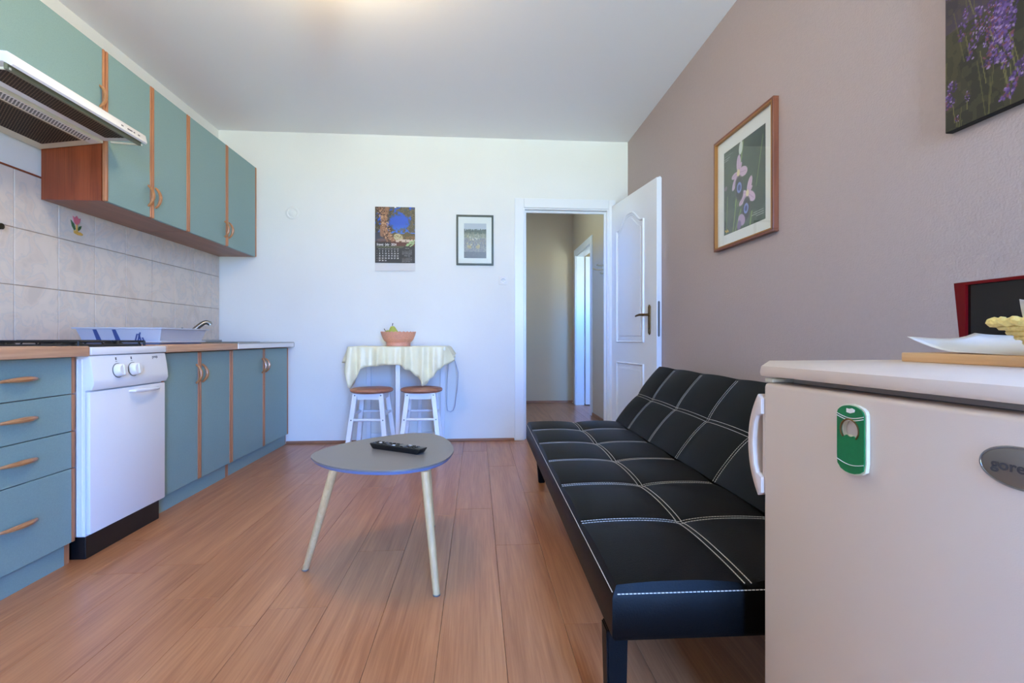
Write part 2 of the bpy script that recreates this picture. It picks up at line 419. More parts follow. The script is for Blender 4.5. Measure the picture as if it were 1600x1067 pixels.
# ------------------------------------------------------------------ doorway: casing, jamb, leaf, hall
t1 = sobj('trim_1', (0, FY, 0), 0, 'white door casing around the open doorway')
CW = .078
for nm, a in (('casing', (DX0 - CW, DX0 + .004, 0, DZ + CW)), ('casing', (DX1 - .004, DX1 + .055, 0, DZ + CW)), ('casing', (DX0 + .0042, DX1 - .0042, DZ - .004, DZ + CW))):
    obj(nm, box(B(), a[0], a[1], FY - .014, FY, a[2], a[3], .004), 'doorw', t1, False)
bm = B(); box(bm, DX0, DX0 + .014, FY, FY + T + .012, 0, DZ); box(bm, DX1 - .014, DX1, FY, FY + T + .012, 0, DZ); box(bm, DX0 + .014, DX1 - .014, FY, FY + T + .012, DZ - .014, DZ)
box(bm, DX0 + .014, DX0 + .03, FY + .05, FY + .066, 0, DZ - .014); box(bm, DX1 - .03, DX1 - .014, FY + .05, FY + .066, 0, DZ - .014); box(bm, DX0 + .03, DX1 - .03, FY + .05, FY + .066, DZ - .03, DZ - .014)
obj('jamb', bm, 'doorw', t1, False)
obj('strike_plate', box(B(), DX0 + .014, DX0 + .0155, FY + .006, FY + .026, .95, 1.12), 'steel', t1, False)
# open door leaf (local: x from the hinge to the free edge, y through the thickness, front face at y = 0 faces the room)
A = Vector((1.19, 4.165, 0)); Bv = Vector((1.30, 3.36, 0)); dv = (Bv - A).normalized()
rz = math.atan2(dv.y, dv.x)
d1 = sobj('door_1', A, rz, 'open white panelled door leaf leaning toward the taupe wall')
# local +y points to the left of travel (towards +X): thickness goes to +y, room-facing face at y = 0
bm = B(); box(bm, -.03, .765, 0, .04, .012, 2.05, .003); box(bm, -.045, .752, .026, .041, .012, 2.062, .002)
obj('leaf', bm, 'doorw', d1, False, True)
def arch(x0, x1, z0, z1, rise):
    pts = [(x0, z0), (x1, z0), (x1, z1)]
    for k in range(1, 20):
        u = k / 20; xx = x1 + (x0 - x1) * u
        e = abs(2 * u - 1); f = .5 + .5 * math.cos(PI * min(1, max(0, (e - .12) / .78)))
        pts.append((xx, z1 + rise * f))
    pts.append((x0, z1)); return pts
def offs(poly, d):
    cx = sum(p[0] for p in poly) / len(poly); n = len(poly); out = []
    for i, (px, pz) in enumerate(poly):
        a = Vector(poly[i - 1]); b = Vector((px, pz)); c = Vector(poly[(i + 1) % n])
        e1 = (b - a).normalized(); e2 = (c - b).normalized(); n1 = Vector((-e1.y, e1.x)); n2 = Vector((-e2.y, e2.x))
        q = (n1 + n2); q = q / max(.5, q.length ** 2 / 2) ; out.append((px + q.x * d, pz + q.y * d))
    return out
for nm, poly in (('upper_panel', arch(.085, .565, .86, 1.80, .10)), ('lower_panel', arch(.085, .565, .16, .70, 0.0) if False else [(.085, .16), (.565, .16), (.565, .685), (.085, .685)])):
    p = obj(nm, prism(B(), offs(poly, .045), 'y', -.0045, .001, .004), 'doorw', d1, False, True)
    bm = B(); tube(bm, [(u, -.001, v) for u, v in poly], .010, 8, True, .9); obj('moulding', bm, 'doorw', p, True, True)
    bm = B(); q2 = offs(poly, .022); tube(bm, [(u, 0, v) for u, v in q2], .004, 6, True); obj('inner_moulding', bm, 'doorw', p, True, True)
pp = obj('handle_plate', prism(B(), [(.648, .925), (.664, .912), (.680, .925), (.680, 1.122), (.664, 1.137), (.648, 1.122)], 'y', -.008, .0, .002), 'bronze', d1, True, True)
bm = B(); tube(bm, [(.664, -.006, 1.062), (.664, -.045, 1.062), (.650, -.052, 1.062), (.60, -.052, 1.064), (.55, -.05, 1.060), (.525, -.047, 1.056)], [.010, .009, .010, .009, .008, .006], 10); obj('lever', bm, 'bronze', pp, True, True)
bm = B(); tube(bm, [(.664, -.0095, .96), (.664, -.007, .96)], .006, 10); obj('keyhole', bm, 'black', pp, True, True)
obj('lock_plate', prism(B(), [(.006, .90), (.024, .90), (.024, 1.15), (.006, 1.15)][0:0] or [(.008, .905), (.016, .897), (.024, .905), (.024, 1.150), (.016, 1.158), (.008, 1.150)], 'x', .764, .767), 'grey', d1, False, True)
bm = B(); tube(bm, [(.664, .042, 1.05), (.664, .062, 1.05), (.66, .072, 1.05), (.60, .078, 1.052)], [.010, .009, .010, .008], 10); obj('outer_lever', bm, 'darkmetal', d1, True, True)
for z in (.25, 1.80):
    bm = B(); tube(bm, [(-.048, -.002, z - .045), (-.048, -.002, z + .045)], .007, 10); obj('hinge', bm, 'grey', d1, True, True)

# hall beyond
HX0, HX1, HY = -.6, 1.33, 6.67
hf = struct('floor_hall', box(B(), HX0, HX1 + 1, FY, HY, -.06, -.012), 'sub', 'brown laminate floor of the hall'); lay(HX0, HX1, FY, HY, hf, 2); lay(HX1, HX1 + 1, FY + T, HY, hf, 3)
struct('wall_hall_back', box(B(), HX0 - .1, HX1 + 1.1, HY, HY + .1, 0, CZ), 'hall_wall', 'beige wall at the end of the hall')
hw = (4.90, 5.38, 1.68, 2.04); bm = B()  # unseen opening, added to let more light into the hall
for a in ((FY + T, hw[0], 0, CZ), (hw[1], HY, 0, CZ), (hw[0], hw[1], 0, hw[2]), (hw[0], hw[1], hw[3], CZ)): box(bm, HX0 - .1, HX0, a[0], a[1], a[2], a[3])
struct('wall_hall_left', bm, 'hall_wall', 'beige left wall of the hall with a small high window added for light')
w3 = sobj('added_window_3', (HX0 - .05, 5.14, 1.70), 0, 'small high window added to brighten the hall'); bm = B()
for a in ((hw[0], hw[0] + .02, hw[2], hw[3]), (hw[1] - .02, hw[1], hw[2], hw[3]), (hw[0] + .02, hw[1] - .02, hw[2], hw[2] + .02), (hw[0] + .02, hw[1] - .02, hw[3] - .02, hw[3])): box(bm, HX0 - .08, HX0 - .03, a[0], a[1], a[2], a[3])
obj('window_frame', bm, 'doorw', w3, False); obj('pane', box(B(), HX0 - .058, HX0 - .053, hw[0] + .02, hw[1] - .02, hw[2] + .02, hw[3] - .02), 'window', w3, False)
HD0, HD1, HDZ = 5.56, 6.42, 2.0
bm = B(); box(bm, HX1, HX1 + .1, FY + T, HD0, 0, CZ); box(bm, HX1, HX1 + .1, HD1, HY, 0, CZ); box(bm, HX1, HX1 + .1, HD0, HD1, HDZ, CZ)
struct('wall_hall_right', bm, 'hall_wall', 'beige right wall of the hall with a white door')
struct('wall_hall_room', box(B(), HX1 + .9, HX1 + 1.0, FY + T, HY, 0, CZ), 'hall_wall', 'wall of the room beyond the hall door')
bm = B(); wx = (1.56, 2.08, 1.10, 1.80)  # unseen opening, added to brighten the hall doorway from beyond
for a in ((RW + T, wx[0], 0, CZ), (wx[1], HX1 + 1.0, 0, CZ), (wx[0], wx[1], 0, wx[2]), (wx[0], wx[1], wx[3], CZ)): box(bm, a[0], a[1], FY, FY + T, a[2], a[3])
struct('wall_hall_side', bm, 'hall_wall', 'wall of the room beyond the hall, with a small window added for light')
w2 = sobj('added_window_2', (1.82, FY + .05, 1.15), 0, 'small window added to brighten the room beyond the hall')
bm = B()
for a in ((wx[0], wx[0] + .04, wx[2], wx[3]), (wx[1] - .04, wx[1], wx[2], wx[3]), (wx[0] + .04, wx[1] - .04, wx[2], wx[2] + .04), (wx[0] + .04, wx[1] - .04, wx[3] - .04, wx[3])): box(bm, a[0], a[1], FY + .03, FY + .08, a[2], a[3])
obj('window_frame', bm, 'doorw', w2, False); obj('pane', box(B(), wx[0] + .04, wx[1] - .04, FY + .053, FY + .058, wx[2] + .04, wx[3] - .04), 'window', w2, False)
struct('ceiling_hall', box(B(), HX0 - .1, HX1 + 1.1, FY + T, HY + .1, CZ, CZ + .1), 'ceiling', 'white ceiling of the hall')
struct('baseboard_hall', box(B(), HX0, HX1, HY - .012, HY, 0, .03, .003), 'skirt', 'wooden skirting strip at the end of the hall')
struct('baseboard_hall_right', box(B(), HX1 - .012, HX1, FY + T + .02, HD0 - .082, 0, .04, .003), 'skirt', 'wooden skirting strip beside the hall door')
t2 = sobj('trim_2', (HX1, HD0, 0), 0, 'white casing of the door in the hall')
for a in ((HD0 - .08, HD0 + .004, 0, HDZ + .08), (HD1 - .004, HD1 + .08, 0, HDZ + .08), (HD0 + .0042, HD1 - .0042, HDZ - .004, HDZ + .08)):
    obj('casing', box(B(), HX1 - .016, HX1, a[0], a[1], a[2], a[3], .003), 'doorw', t2, False)
bm = B(); box(bm, HX1, HX1 + .11, HD0, HD0 + .014, 0, HDZ); box(bm, HX1, HX1 + .11, HD1 - .014, HD1, 0, HDZ); box(bm, HX1, HX1 + .11, HD0 + .014, HD1 - .014, HDZ - .014, HDZ)
obj('jamb', bm, 'doorw', t2, False)
d2 = sobj('door_2', (HX1 + .10, HD1 - .02, 0), 0, 'white door standing open in the hall doorway')
obj('leaf', box(B(), HX1 + .115, HX1 + .80, HD1 - .06, HD1 - .02, .01, HDZ - .02, .003), 'doorw', d2, False)
bm = B(); tube(bm, [(HX1 + .70, HD1 - .06, 1.03), (HX1 + .70, HD1 - .11, 1.03), (HX1 + .60, HD1 - .115, 1.03)], .008, 8); obj('handle', bm, 'bronze', d2)
# coat hook in the hall
ck = thing('coat_hook', 'white branching coat hook on the hall wall beside the inner door', 'coat hook', (HX1, 4.98, 1.60))
bm = B(); prism(bm, [(4.98, 1.52), (5.012, 1.62), (4.98, 1.74), (4.948, 1.62)], 'x', HX1 - .012, HX1, .003); obj('back_plate', bm, 'cream', ck, False)
for dy, dz, ln in ((-.01, .03, .085), (.015, -.01, .12), (0, -.05, .05)):
    bm = B(); tube(bm, [(HX1 - .01, 4.98 + dy, 1.62 + dz), (HX1 - ln * .6, 4.98 + dy, 1.615 + dz), (HX1 - ln, 4.98 + dy, 1.63 + dz)], [.007, .007, .009], 8); obj('peg', bm, 'cream', ck)

# ================================================================== KITCHEN
KX, KF, WF = -1.60, -1.58, -1.535          # kick, door front, worktop front
def bow(parent, p0, p1, out, r=.0075):
    """bow-shaped wooden pull between two points, bulging along out"""
    p0 = Vector(p0); p1 = Vector(p1); out = Vector(out); pts = []; rad = []
    for k in range(13):
        u = k / 12; s = math.sin(PI * u) ** .7; pts.append(p0.lerp(p1, u) + out * s); rad.append(r * (.75 + .45 * math.sin(PI * u)))
    bm = B(); tube(bm, pts, rad, 8); return obj('handle', bm, 'handle', parent)
def kdoor(parent, xf, y0, y1, z0, z1, hside, hz=None, thick=.018):
    e = .016
    d = obj('door', box(B(), xf - thick, xf, y0 + e, y1 - e, z0, z1, .0015, 1), 'teal', parent, False)
    for a, b in ((y0, y0 + e), (y1 - e, y1)):
        obj('edge_strip', box(B(), xf - thick, xf + .004, a + .0006, b - .0002, z0, z1, .0045, 3), 'trim', d)
    if hz:
        y = y0 + .030 if hside == 'l' else y1 - .030
        bow(d, (xf - .002, y, hz[0]), (xf - .002, y, hz[1]), (.03, 0, 0))
    return d
# drawer unit
du = thing('drawer_cabinet', 'teal drawer unit with four wooden bow handles left of the cooker', 'cabinet', (-1.86, 1.73, 0))
bm = B(); box(bm, LW + .02, KF - .019, 1.43, 2.028, .085, .812); obj('body', bm, 'trim', du, False)
obj('kickboard', box(B(), LW + .05, KX, 1.43, 2.004, 0, .084), 'teal', du, False); obj('kick_end', box(B(), LW + .05, KX, 2.0045, 2.028, 0, .084), 'trim', du, False)
for i, (a, b) in enumerate(((.667, .810), (.521, .664), (.377, .518), (.086, .374))):
    d = obj('drawer', box(B(), KF - .018, KF, 1.432, 2.014, a, b, .0015, 1), 'teal', du, False)
    obj('edge_strip', box(B(), KF - .018, KF + .002, 2.0142, 2.029, a, b, .003), 'trim', d)
    z = (.737, .597, .450, .233)[i]
    bm = B(); pts = []; rad = []
    for k in range(13):
        u = k / 12; s = math.sin(PI * u) ** .6; pts.append((KF - .003 + .024 * s, 1.728 + .136 * u, z + .004 * s)); rad.append(.005 + .0045 * math.sin(PI * u))
    tube(bm, pts, rad, 8); obj('handle', bm, 'handle', d)
# cooker
SY0, SY1, SF = 2.052, 2.520, -1.54
ck = thing('cooker', 'narrow white freestanding cooker with two knobs and black plinth', 'cooker', (-1.84, 2.286, 0))
bm = B(); box(bm, LW + .03, SF - .0195, SY0 + .0006, SY1 - .0006, .0905, .8155)
obj('body', bm, 'enamel', ck, False)
bm = B()
for k, yy in enumerate((SF - .075, SF - .052, SF - .034)): box(bm, yy, yy + .006, SY0 - .004, SY0 + .002, .095, .80, .002)
obj('side_ribs', bm, 'enamel', ck, False)
obj('plinth', box(B(), LW + .05, -1.558, SY0 + .002, SY1 - .018, 0, .090, .003), 'black', ck, False)
bm = B(); prism(bm, [(-1.60, .80), (-1.552, .815), (-1.541, .812), (-1.533, .765), (-1.527, .715), (-1.526, .696), (-1.536, .675), (-1.60, .6705)], 'y', SY0, SY1, .002)
cp = obj('control_panel', bm, 'enamel', ck)
obj('hob_top', box(B(), LW + .04, SF + .006, SY0 - .001, SY1, .816, .8475, .005), 'enamel', ck)
dr = obj('oven_door', box(B(), SF - .019, SF, SY0, SY1, .097, .669, .006), 'enamel', ck)
bm = B(); tube(bm, [(SF - .004, 2.272, .651), (SF + .016, 2.283, .650), (SF + .024, 2.32, .649), (SF + .024, 2.40, .648), (SF + .016, 2.44, .647), (SF - .004, 2.452, .646)], [.006, .008, .009, .009, .008, .006], 8); obj('door_handle', bm, 'enamel', dr)
for yy in (2.187, 2.279):
    bm = B(); lathe(bm, [(0, .026), (.022, .026), (.026, .022), (.028, .006), (.028, 0)], n=28)
    for v in bm.verts:
        pass
    place(bm, axes((-1.530, yy, .747), (0, 1, 0), (-.12, 0, 1)))
    k = obj('knob', bm, 'plastic', cp)
    bm = B(); box(bm, -.0035, .0035, -.021, .021, .018, .031, .003); place(bm, axes((-1.530, yy, .747), (0, 1, 0), (-.12, 0, 1))); obj('knob_grip', bm, 'plastic', k)
    bm = B(); lathe(bm, [(.0285, .002), (.031, .002), (.031, 0), (.0285, 0)], n=28); place(bm, axes((-1.530, yy, .747), (0, 1, 0), (-.12, 0, 1))); obj('knob_ring', bm, 'grey', k)
    bm = B(); box(bm, -.0035, .0035, -.006, .006, 0, .0008); box(bm, -.006, .006, -.013, -.011, 0, .0008); place(bm, axes((-1.5385, yy, .797), (0, 1, 0), (-.12, 0, 1))); obj('knob_symbol', bm, 'inkdark', cp, False)
bm = text_bm('gorenje', .02, .040, .0003); place(bm, axes((-1.5375, 2.437, .797), (0, 1, 0), (-.12, 0, 1))); obj('lettering', bm, 'inkdark', cp, False)['kind'] = 'stuff'
for cy in (2.17, 2.40):
    for cx in (-1.70, -1.97):
        bm = B(); lathe(bm, [(0, .018), (.03, .018), (.036, .012), (.042, .006), (.044, 0)], (cx, cy, .8485), 24); bn = obj('burner', bm, 'blackmatt', ck)
        bm = B()
        for a in range(4):
            c, s = math.cos(a * PI / 2 + PI / 4), math.sin(a * PI / 2 + PI / 4)
            tube(bm, [(cx + c * .02, cy + s * .02, .870), (cx + c * .095, cy + s * .095, .870), (cx + c * .105, cy + s * .105, .848)], .005, 6)
        obj('pan_support', bm, 'blackmatt', bn)
obj('burner_tray', box(B(), -2.09, -1.62, SY0 + .012, SY1 - .06, .8476, .858, .003), 'blackmatt', ck)
bm = B(); tube(bm, [(-2.08, SY0 + .02, .872), (-1.60, SY0 + .02, .870)], .006, 6); tube(bm, [(-2.08, SY1 - .03, .872), (-1.62, SY1 - .03, .870)], .006, 6); tube(bm, [(-1.83, SY0 + .02, .872), (-1.83, SY1 - .03, .872)], .006, 6)
for px, py in ((-2.08, SY0 + .02), (-1.60, SY0 + .02), (-2.08, SY1 - .03), (-1.62, SY1 - .03)): tube(bm, [(px, py, .872), (px, py, .849)], .005, 6)
obj('grate', bm, 'blackmatt', ck)
# double door unit and sink unit
for nm, lb, y0, y1, ym in (('base_cabinet', 'teal two-door base cabinet right of the cooker', 2.552, 3.246, 2.889), ('sink_cabinet', 'teal two-door sink cabinet against the white far wall', 3.249, 4.190, 3.728)):
    c = thing(nm, lb, 'cabinet', (-1.86, (y0 + y1) / 2, 0))
    obj('body', box(B(), LW + .02, KF - .019, y0, y1, .085, .812), 'trim', c, False)
    obj('kickboard', box(B(), LW + .05, KX, y0, y1 - .034 if nm == 'base_cabinet' else y1 - .01, 0, .084), 'teal', c, False)
    if nm == 'base_cabinet': obj('kick_end', box(B(), LW + .05, KX + .001, y1 - .033, y1, 0, .084), 'trim', c, False)
    else: obj('kick_end', box(B(), LW + .05, KX + .001, y1 - .0098, y1, 0, .084), 'trim', c, False)
    kdoor(c, KF, y0 + .003, ym - .001, .086, .808, 'r', (.632, .738)); kdoor(c, KF, ym + .001, y1 - .003, .086, .808, 'l', (.634, .736))
# worktops
tag(obj('worktop', box(B(), LW + .009, WF, 1.43, 2.046, .812, .853, .006), 'worktop', at=(-1.84, 1.74, .812)), 'beech worktop piece over the drawer unit', 'worktop')
tag(obj('worktop', box(B(), LW + .009, WF, 2.526, 3.245, .814, .853, .006), 'worktop', at=(-1.84, 2.88, .814)), 'beech worktop piece under the blue dish drainer', 'worktop')
sk = thing('kitchen_sink', 'stainless steel sink top with pale front edge by the far wall', 'sink', (-1.84, 3.72, .814))
bm = B(); box(bm, LW + .009, WF, 3.247, 4.206, .850, .858, .002); obj('steel_sheet', bm, 'steel', sk, False)
obj('front_edge', box(B(), WF - .02, WF + .001, 3.247, 4.200, .817, .8495, .003), 'enamel', sk, False)
obj('end_cap', box(B(), WF - .02, WF + .001, 4.2005, 4.207, .817, .8495, .001), 'grey', sk, False)
obj('backsplash_rim', box(B(), LW + .009, LW + .03, 3.247, 4.206, .858, .876, .003), 'steel', sk, False)
bm = B(); box(bm, -2.03, -1.63, 3.40, 3.78, .8582, .862, .001); obj('basin_rim', bm, 'grey', sk, False)
fc = thing('faucet', 'chrome kitchen tap with bent spout behind the dish drainer', 'faucet', (-2.06, 3.60, .858))
bm = B(); lathe(bm, [(.026, 0), (.026, .01), (.018, .018), (.017, .06), (.012, .066), (0, .068)], (-2.06, 3.60, .858), 20); obj('base', bm, 'darkmetal', fc)
bm = B(); tube(bm, [(-2.06, 3.60, .89), (-2.035, 3.62, .925), (-2.0, 3.65, .975), (-1.978, 3.668, .998), (-1.962, 3.68, 1.004), (-1.948, 3.692, .997), (-1.944, 3.695, .985)], [.018, .018, .017, .016, .0155, .0165, .017], 12); obj('spout', bm, 'steel', fc)
bm = B(); tube(bm, [(-2.06, 3.60, .925), (-2.05, 3.57, .945), (-2.04, 3.52, .955)], [.012, .008, .006], 8); obj('lever', bm, 'darkmetal', fc)

# dish drainer (tub with tapering walls)
X0, X1, Y0, Y1, Z0, Z1 = -2.04, -1.62, 2.62, 3.04, .8535, .940
dd = thing('dish_drainer', 'pale blue plastic dish drainer tray on the beech worktop', 'dish drainer', ((X0 + X1) / 2, (Y0 + Y1) / 2, Z0))
def ring(bm, i, z):
    return [bm.verts.new(p) for p in ((X0 + i, Y0 + i, z), (X1 - i, Y0 + i, z), (X1 - i, Y1 - i, z), (X0 + i, Y1 - i, z))]
bm = B(); rs = [ring(bm, .002, Z1 + .001), ring(bm, -.010, Z1), ring(bm, -.010, Z1 - .006), ring(bm, .002, Z1 - .007), ring(bm, .020, Z0 + .018), ring(bm, .004, Z0 + .016), ring(bm, .004, Z0 + .010), ring(bm, .024, Z0 + .008), ring(bm, .026, Z0 + .0025)]
ins = [ring(bm, .006, Z1), ring(bm, .026, Z0 + .012)]
for a, b in zip(rs[:-1], rs[1:]):
    for j in range(4): bm.faces.new((a[j], a[(j + 1) % 4], b[(j + 1) % 4], b[j]))
for j in range(4): bm.faces.new((rs[0][j], rs[0][(j + 1) % 4], ins[0][(j + 1) % 4], ins[0][j])); bm.faces.new((ins[0][j], ins[0][(j + 1) % 4], ins[1][(j + 1) % 4], ins[1][j]))
bm.faces.new(ins[1]); bm.faces.new(rs[-1]); obj('tub', bm, 'blue', dd, False)
obj('drip_base', box(B(), X0 + .02, X1 - .02, Y0 + .02, Y1 - .02, Z0, Z0 + .0024), 'bluedark', dd, False)
# dark slots in the near wall: the wall leans, so points follow it
def nearwall(px, z, o=-.0012): 
    u = (Z1 - .007 - z) / (Z1 - .007 - Z0 - .018); return (px, Y0 + .002 + .018 * u + o, z)
def slot(poly, mat, nm):
    bm = B(); a = [bm.verts.new(nearwall(*p)) for p in poly]; b = [bm.verts.new(nearwall(p[0], p[1], .0005)) for p in poly]
    bm.faces.new(a); bm.faces.new(b[::-1])
    for j in range(len(a)): bm.faces.new((a[j], b[j], b[(j + 1) % len(a)], a[(j + 1) % len(a)]))
    obj(nm, bm, mat, dd, False)
for xx in (-1.945, -1.852):
    slot([(xx - .012, Z1 - .010), (xx + .006, Z1 - .010), (xx + .020, Z0 + .020), (xx - .004, Z0 + .020)], 'bluedark', 'cutlery_slot')
for k in range(4):
    xx = -1.764 + k * .0135; tz = (.055, .062, .055, .036)[k]
    slot([(xx, Z0 + .020), (xx + .008, Z0 + .020), (xx + .008 + tz * .28 * (1 if k < 2 else -.3), Z0 + tz), (xx + tz * .28 * (1 if k < 2 else -.3), Z0 + tz)], 'bluedark', 'drain_slot')

# wall units
UX, UB, UT = -1.84, 1.568, 2.312
for nm, lb, y0, y1, ym in (('wall_cabinet', 'teal two-door wall cabinet with red-brown side next to the cooker hood', 2.546, 3.239, 2.893), ('wall_cabinet', 'teal two-door wall cabinet ending at the white far wall', 3.241, 4.196, 3.720)):
    c = thing(nm, lb, 'cabinet', (-2.0, (y0 + y1) / 2, UB))
    bm = B(); box(bm, LW + .012, UX - .019, y0 + .017, y1, UB + .017, UT); obj('body', bm, 'under', c, False)
    obj('side_panel', box(B(), LW + .012, UX - .019, y0, y0 + .0165, UB, UT), 'mahog', c, False)
    obj('bottom_panel', box(B(), LW + .012, UX - .019, y0 + .0167, y1, UB, UB + .0165), 'under', c, False)
    kdoor(c, UX, y0 + .001, ym - .001, UB, UT, 'r', (1.628, 1.744)); kdoor(c, UX, ym + .001, y1 - .001, UB, UT, 'l', (1.632, 1.748))
hc = thing('hood_cabinet', 'short teal wall cabinet above the cooker hood', 'cabinet', (-2.0, 2.2, 1.90))
obj('body', box(B(), LW + .012, UX - .019, 1.852, 2.543, 1.897, UT), 'under', hc, False)
kdoor(hc, UX, 1.853, 2.542, 1.897, UT, 'r', (2.018, 2.122))
# cooker hood
hd = thing('cooker_hood', 'cream white cooker hood with pulled-out visor and perforated underside', 'cooker hood', (-1.95, 2.19, 1.812))
HY0, HY1 = 1.853, 2.540
bm = B(); prism(bm, [(LW + .012, 1.812), (-1.845, 1.850), (-1.845, 1.8955), (LW + .012, 1.8955)], 'y', HY0, HY1, .002); obj('body', bm, 'cream', hd, False)
vs = obj('visor', prism(B(), [(-1.835, 1.858), (-1.668, 1.862), (-1.640, 1.846), (-1.632, 1.852), (-1.640, 1.888), (-1.655, 1.899), (-1.69, 1.902), (-1.835, 1.892)], 'y', HY0 - .02, HY1 - .006, .004), 'enamel', hd)
obj('visor_lip', box(B(), -1.672, -1.658, HY0 - .012, HY1 - .012, 1.838, 1.8625, .002), 'hoodglass', vs, False)
for ya in (HY1 - .016, HY0 - .006):
    bm = B(); prism(bm, [(-1.80, 1.848), (-1.655, 1.838), (-1.655, 1.846), (-1.80, 1.856)], 'y', ya, ya + .006); obj('hinge_arm', bm, 'cream', vs, False)
def under_z(x): return 1.812 + (x - LW - .012) / (-1.845 - LW - .012) * .038
def patch(nm, xa, xb, ya, yb, mat, zf, d=.001):
    bm = B(); v = []
    for dz in (-d, -.0002):
        v += [bm.verts.new(p) for p in ((xa, ya, zf(xa) + dz), (xb, ya, zf(xb) + dz), (xb, yb, zf(xb) + dz), (xa, yb, zf(xa) + dz))]
    for f in ((0, 1, 2, 3), (7, 6, 5, 4), (0, 4, 5, 1), (1, 5, 6, 2), (2, 6, 7, 3), (3, 7, 4, 0)): bm.faces.new([v[i] for i in f])
    return obj(nm, bm, mat, hd, False)
def holes(parent, xa, xb, ya, yb, sx, sy, r, zf, d=.0013, sq=1.0):
    V, F = [], []; off = Vector(OFF['cooker_hood']); i = 0; xx = xa
    while xx <= xb:
        yy = ya + (sy / 2 if i % 2 else 0)
        while yy <= yb:
            b0 = len(V)
            for k in range(6):
                px = xx + r * math.cos(k * PI / 3) ; V.append((px - off.x, yy + sq * r * math.sin(k * PI / 3) - off.y, zf(px) - d - off.z))
            F.append(tuple(range(b0, b0 + 6))); yy += sy
        xx += sx; i += 1
    me = bpy.data.meshes.new('vent_holes'); me.from_pydata(V, [], F); me.materials.append(MT['hole'])
    o = bpy.data.objects.new('vent_holes', me); COL.objects.link(o); o.parent = parent; o['kind'] = 'stuff'
p1 = patch('grease_filter', -2.085, -1.905, HY0 + .05, HY1 - .055, 'mesh', under_z); holes(p1, -2.08, -1.91, HY0 + .055, HY1 - .06, .0075, .0125, .0040, under_z, sq=1.3)
p2 = patch('vent_strip', -1.895, -1.852, HY0 + .01, HY1 - .01, 'plastic', under_z); holes(p2, -1.890, -1.858, HY0 + .03, HY1 - .05, .0095, .0150, .0048, under_z)
vz = lambda xx: 1.858 + (xx + 1.835) / .167 * .004
p3 = patch('visor_filter', -1.80, -1.69, HY0 + .02, HY1 - .05, 'mesh', vz); holes(p3, -1.795, -1.695, HY0 + .025, HY1 - .055, .0085, .0125, .0042, vz, sq=1.3)
for yy, ln in ((2.36, .012), (2.40, .03), (2.44, .008), (2.47, .012)): obj('control_slider', box(B(), -1.6385, -1.6340, yy, yy + ln, 1.866, 1.871), 'inkdark', vs, False)
# tulip tile sticker and tile hook
tu = thing('tulip_sticker', 'small pink tulip decoration stuck on the wall tiles', 'wall decoration', (LW + .008, 2.76, 1.445))
TX = LW + .0082
def leafpoly(pts, nm, mat): obj(nm, prism(B(), pts, 'x', TX, TX + .004, .001), mat, tu, False)
leafpoly([(2.736, 1.535), (2.748, 1.528), (2.76, 1.541), (2.772, 1.528), (2.785, 1.533), (2.779, 1.508), (2.766, 1.494), (2.754, 1.494), (2.742, 1.506)], 'blossom', 'pink')
leafpoly([(2.757, 1.494), (2.764, 1.494), (2.768, 1.452), (2.756, 1.452)], 'stalk', 'yellow')
leafpoly([(2.722, 1.512), (2.742, 1.496), (2.752, 1.468), (2.744, 1.462), (2.730, 1.480)], 'leaf', 'leaf'); leafpoly([(2.792, 1.494), (2.776, 1.488), (2.766, 1.466), (2.774, 1.464), (2.786, 1.476)], 'leaf', 'leaf')
leafpoly([(2.742, 1.462), (2.760, 1.456), (2.785, 1.458), (2.802, 1.450), (2.796, 1.442), (2.770, 1.440), (2.744, 1.446)], 'hook', 'yellow')
kn = thing('tile_hook', 'dark round metal hook on the tiles at the left edge', 'hook', (LW + .008, 2.315, 1.383))
bm = B(); lathe(bm, [(.022, 0), (.022, .006), (.01, .01), (.009, .02), (.014, .026), (.014, .034), (0, .038)], n=20); place(bm, axes((LW + .008, 2.315, 1.383), (0, 1, 0), (0, 0, 1))); obj('knob', bm, 'darkmetal', kn)

# ================================================================== FAR WALL THINGS
# calendar
CX0, CX1, CZ0, CZ1 = -.866, -.526, 1.463, 2.011
cal = thing('wall_calendar', 'olive tree photo wall calendar hanging on the far wall', 'calendar', ((CX0 + CX1) / 2, FY - .004, CZ0))
bm = B()
sh = [[bm.verts.new((CX0 + (CX1 - CX0) * i / 8, FY - .004 - .006 * (1 - j / 12) ** 2 * (1 + .3 * math.sin(i)) + dy, CZ0 + (CZ1 - CZ0) * j / 12)) for i in range(9)] for dy in (0, .0015) for j in range(13)]
for s0 in (0, 13):
    for j in range(12):
        for i in range(8): bm.faces.new((sh[s0 + j][i], sh[s0 + j][i + 1], sh[s0 + j + 1][i + 1], sh[s0 + j + 1][i]))
obj('backing_sheet', bm, 'paper', cal)
art = Art(100, 142, (30, 84, 190))
art.mix(np.clip((art.Y - .30) / .35, 0, 1) * .6, (150, 190, 235))
n1 = art.noise(26, 36); n2 = art.noise(10, 14); n3 = art.noise(50, 70)
fol = (np.clip((n1 * .5 + n2 * .5 + .25 * (np.abs(art.X - .55) * 1.5 + (.32 - art.Y)) - .47) * 9, 0, 1)) * (art.Y < .46)
sk = ((art.X - .60) / .30) ** 2 + ((art.Y - .27) / .17) ** 2; fol = fol * np.clip((sk - .75 + .5 * n1) * 2, 0, 1)
art.mix(fol * (art.X < .42), (58, 52, 40)); art.mix(fol * (art.X >= .42), (78, 74, 52)); art.mix(fol * (n3 > .62) * .7, (120, 106, 76))
art.mix((art.Y > .44 + .05 * n2) * (art.X > .35), (86, 76, 40)); art.mix((art.Y > .44 + .03 * n1) * (art.X <= .35) * .8, (54, 46, 40))
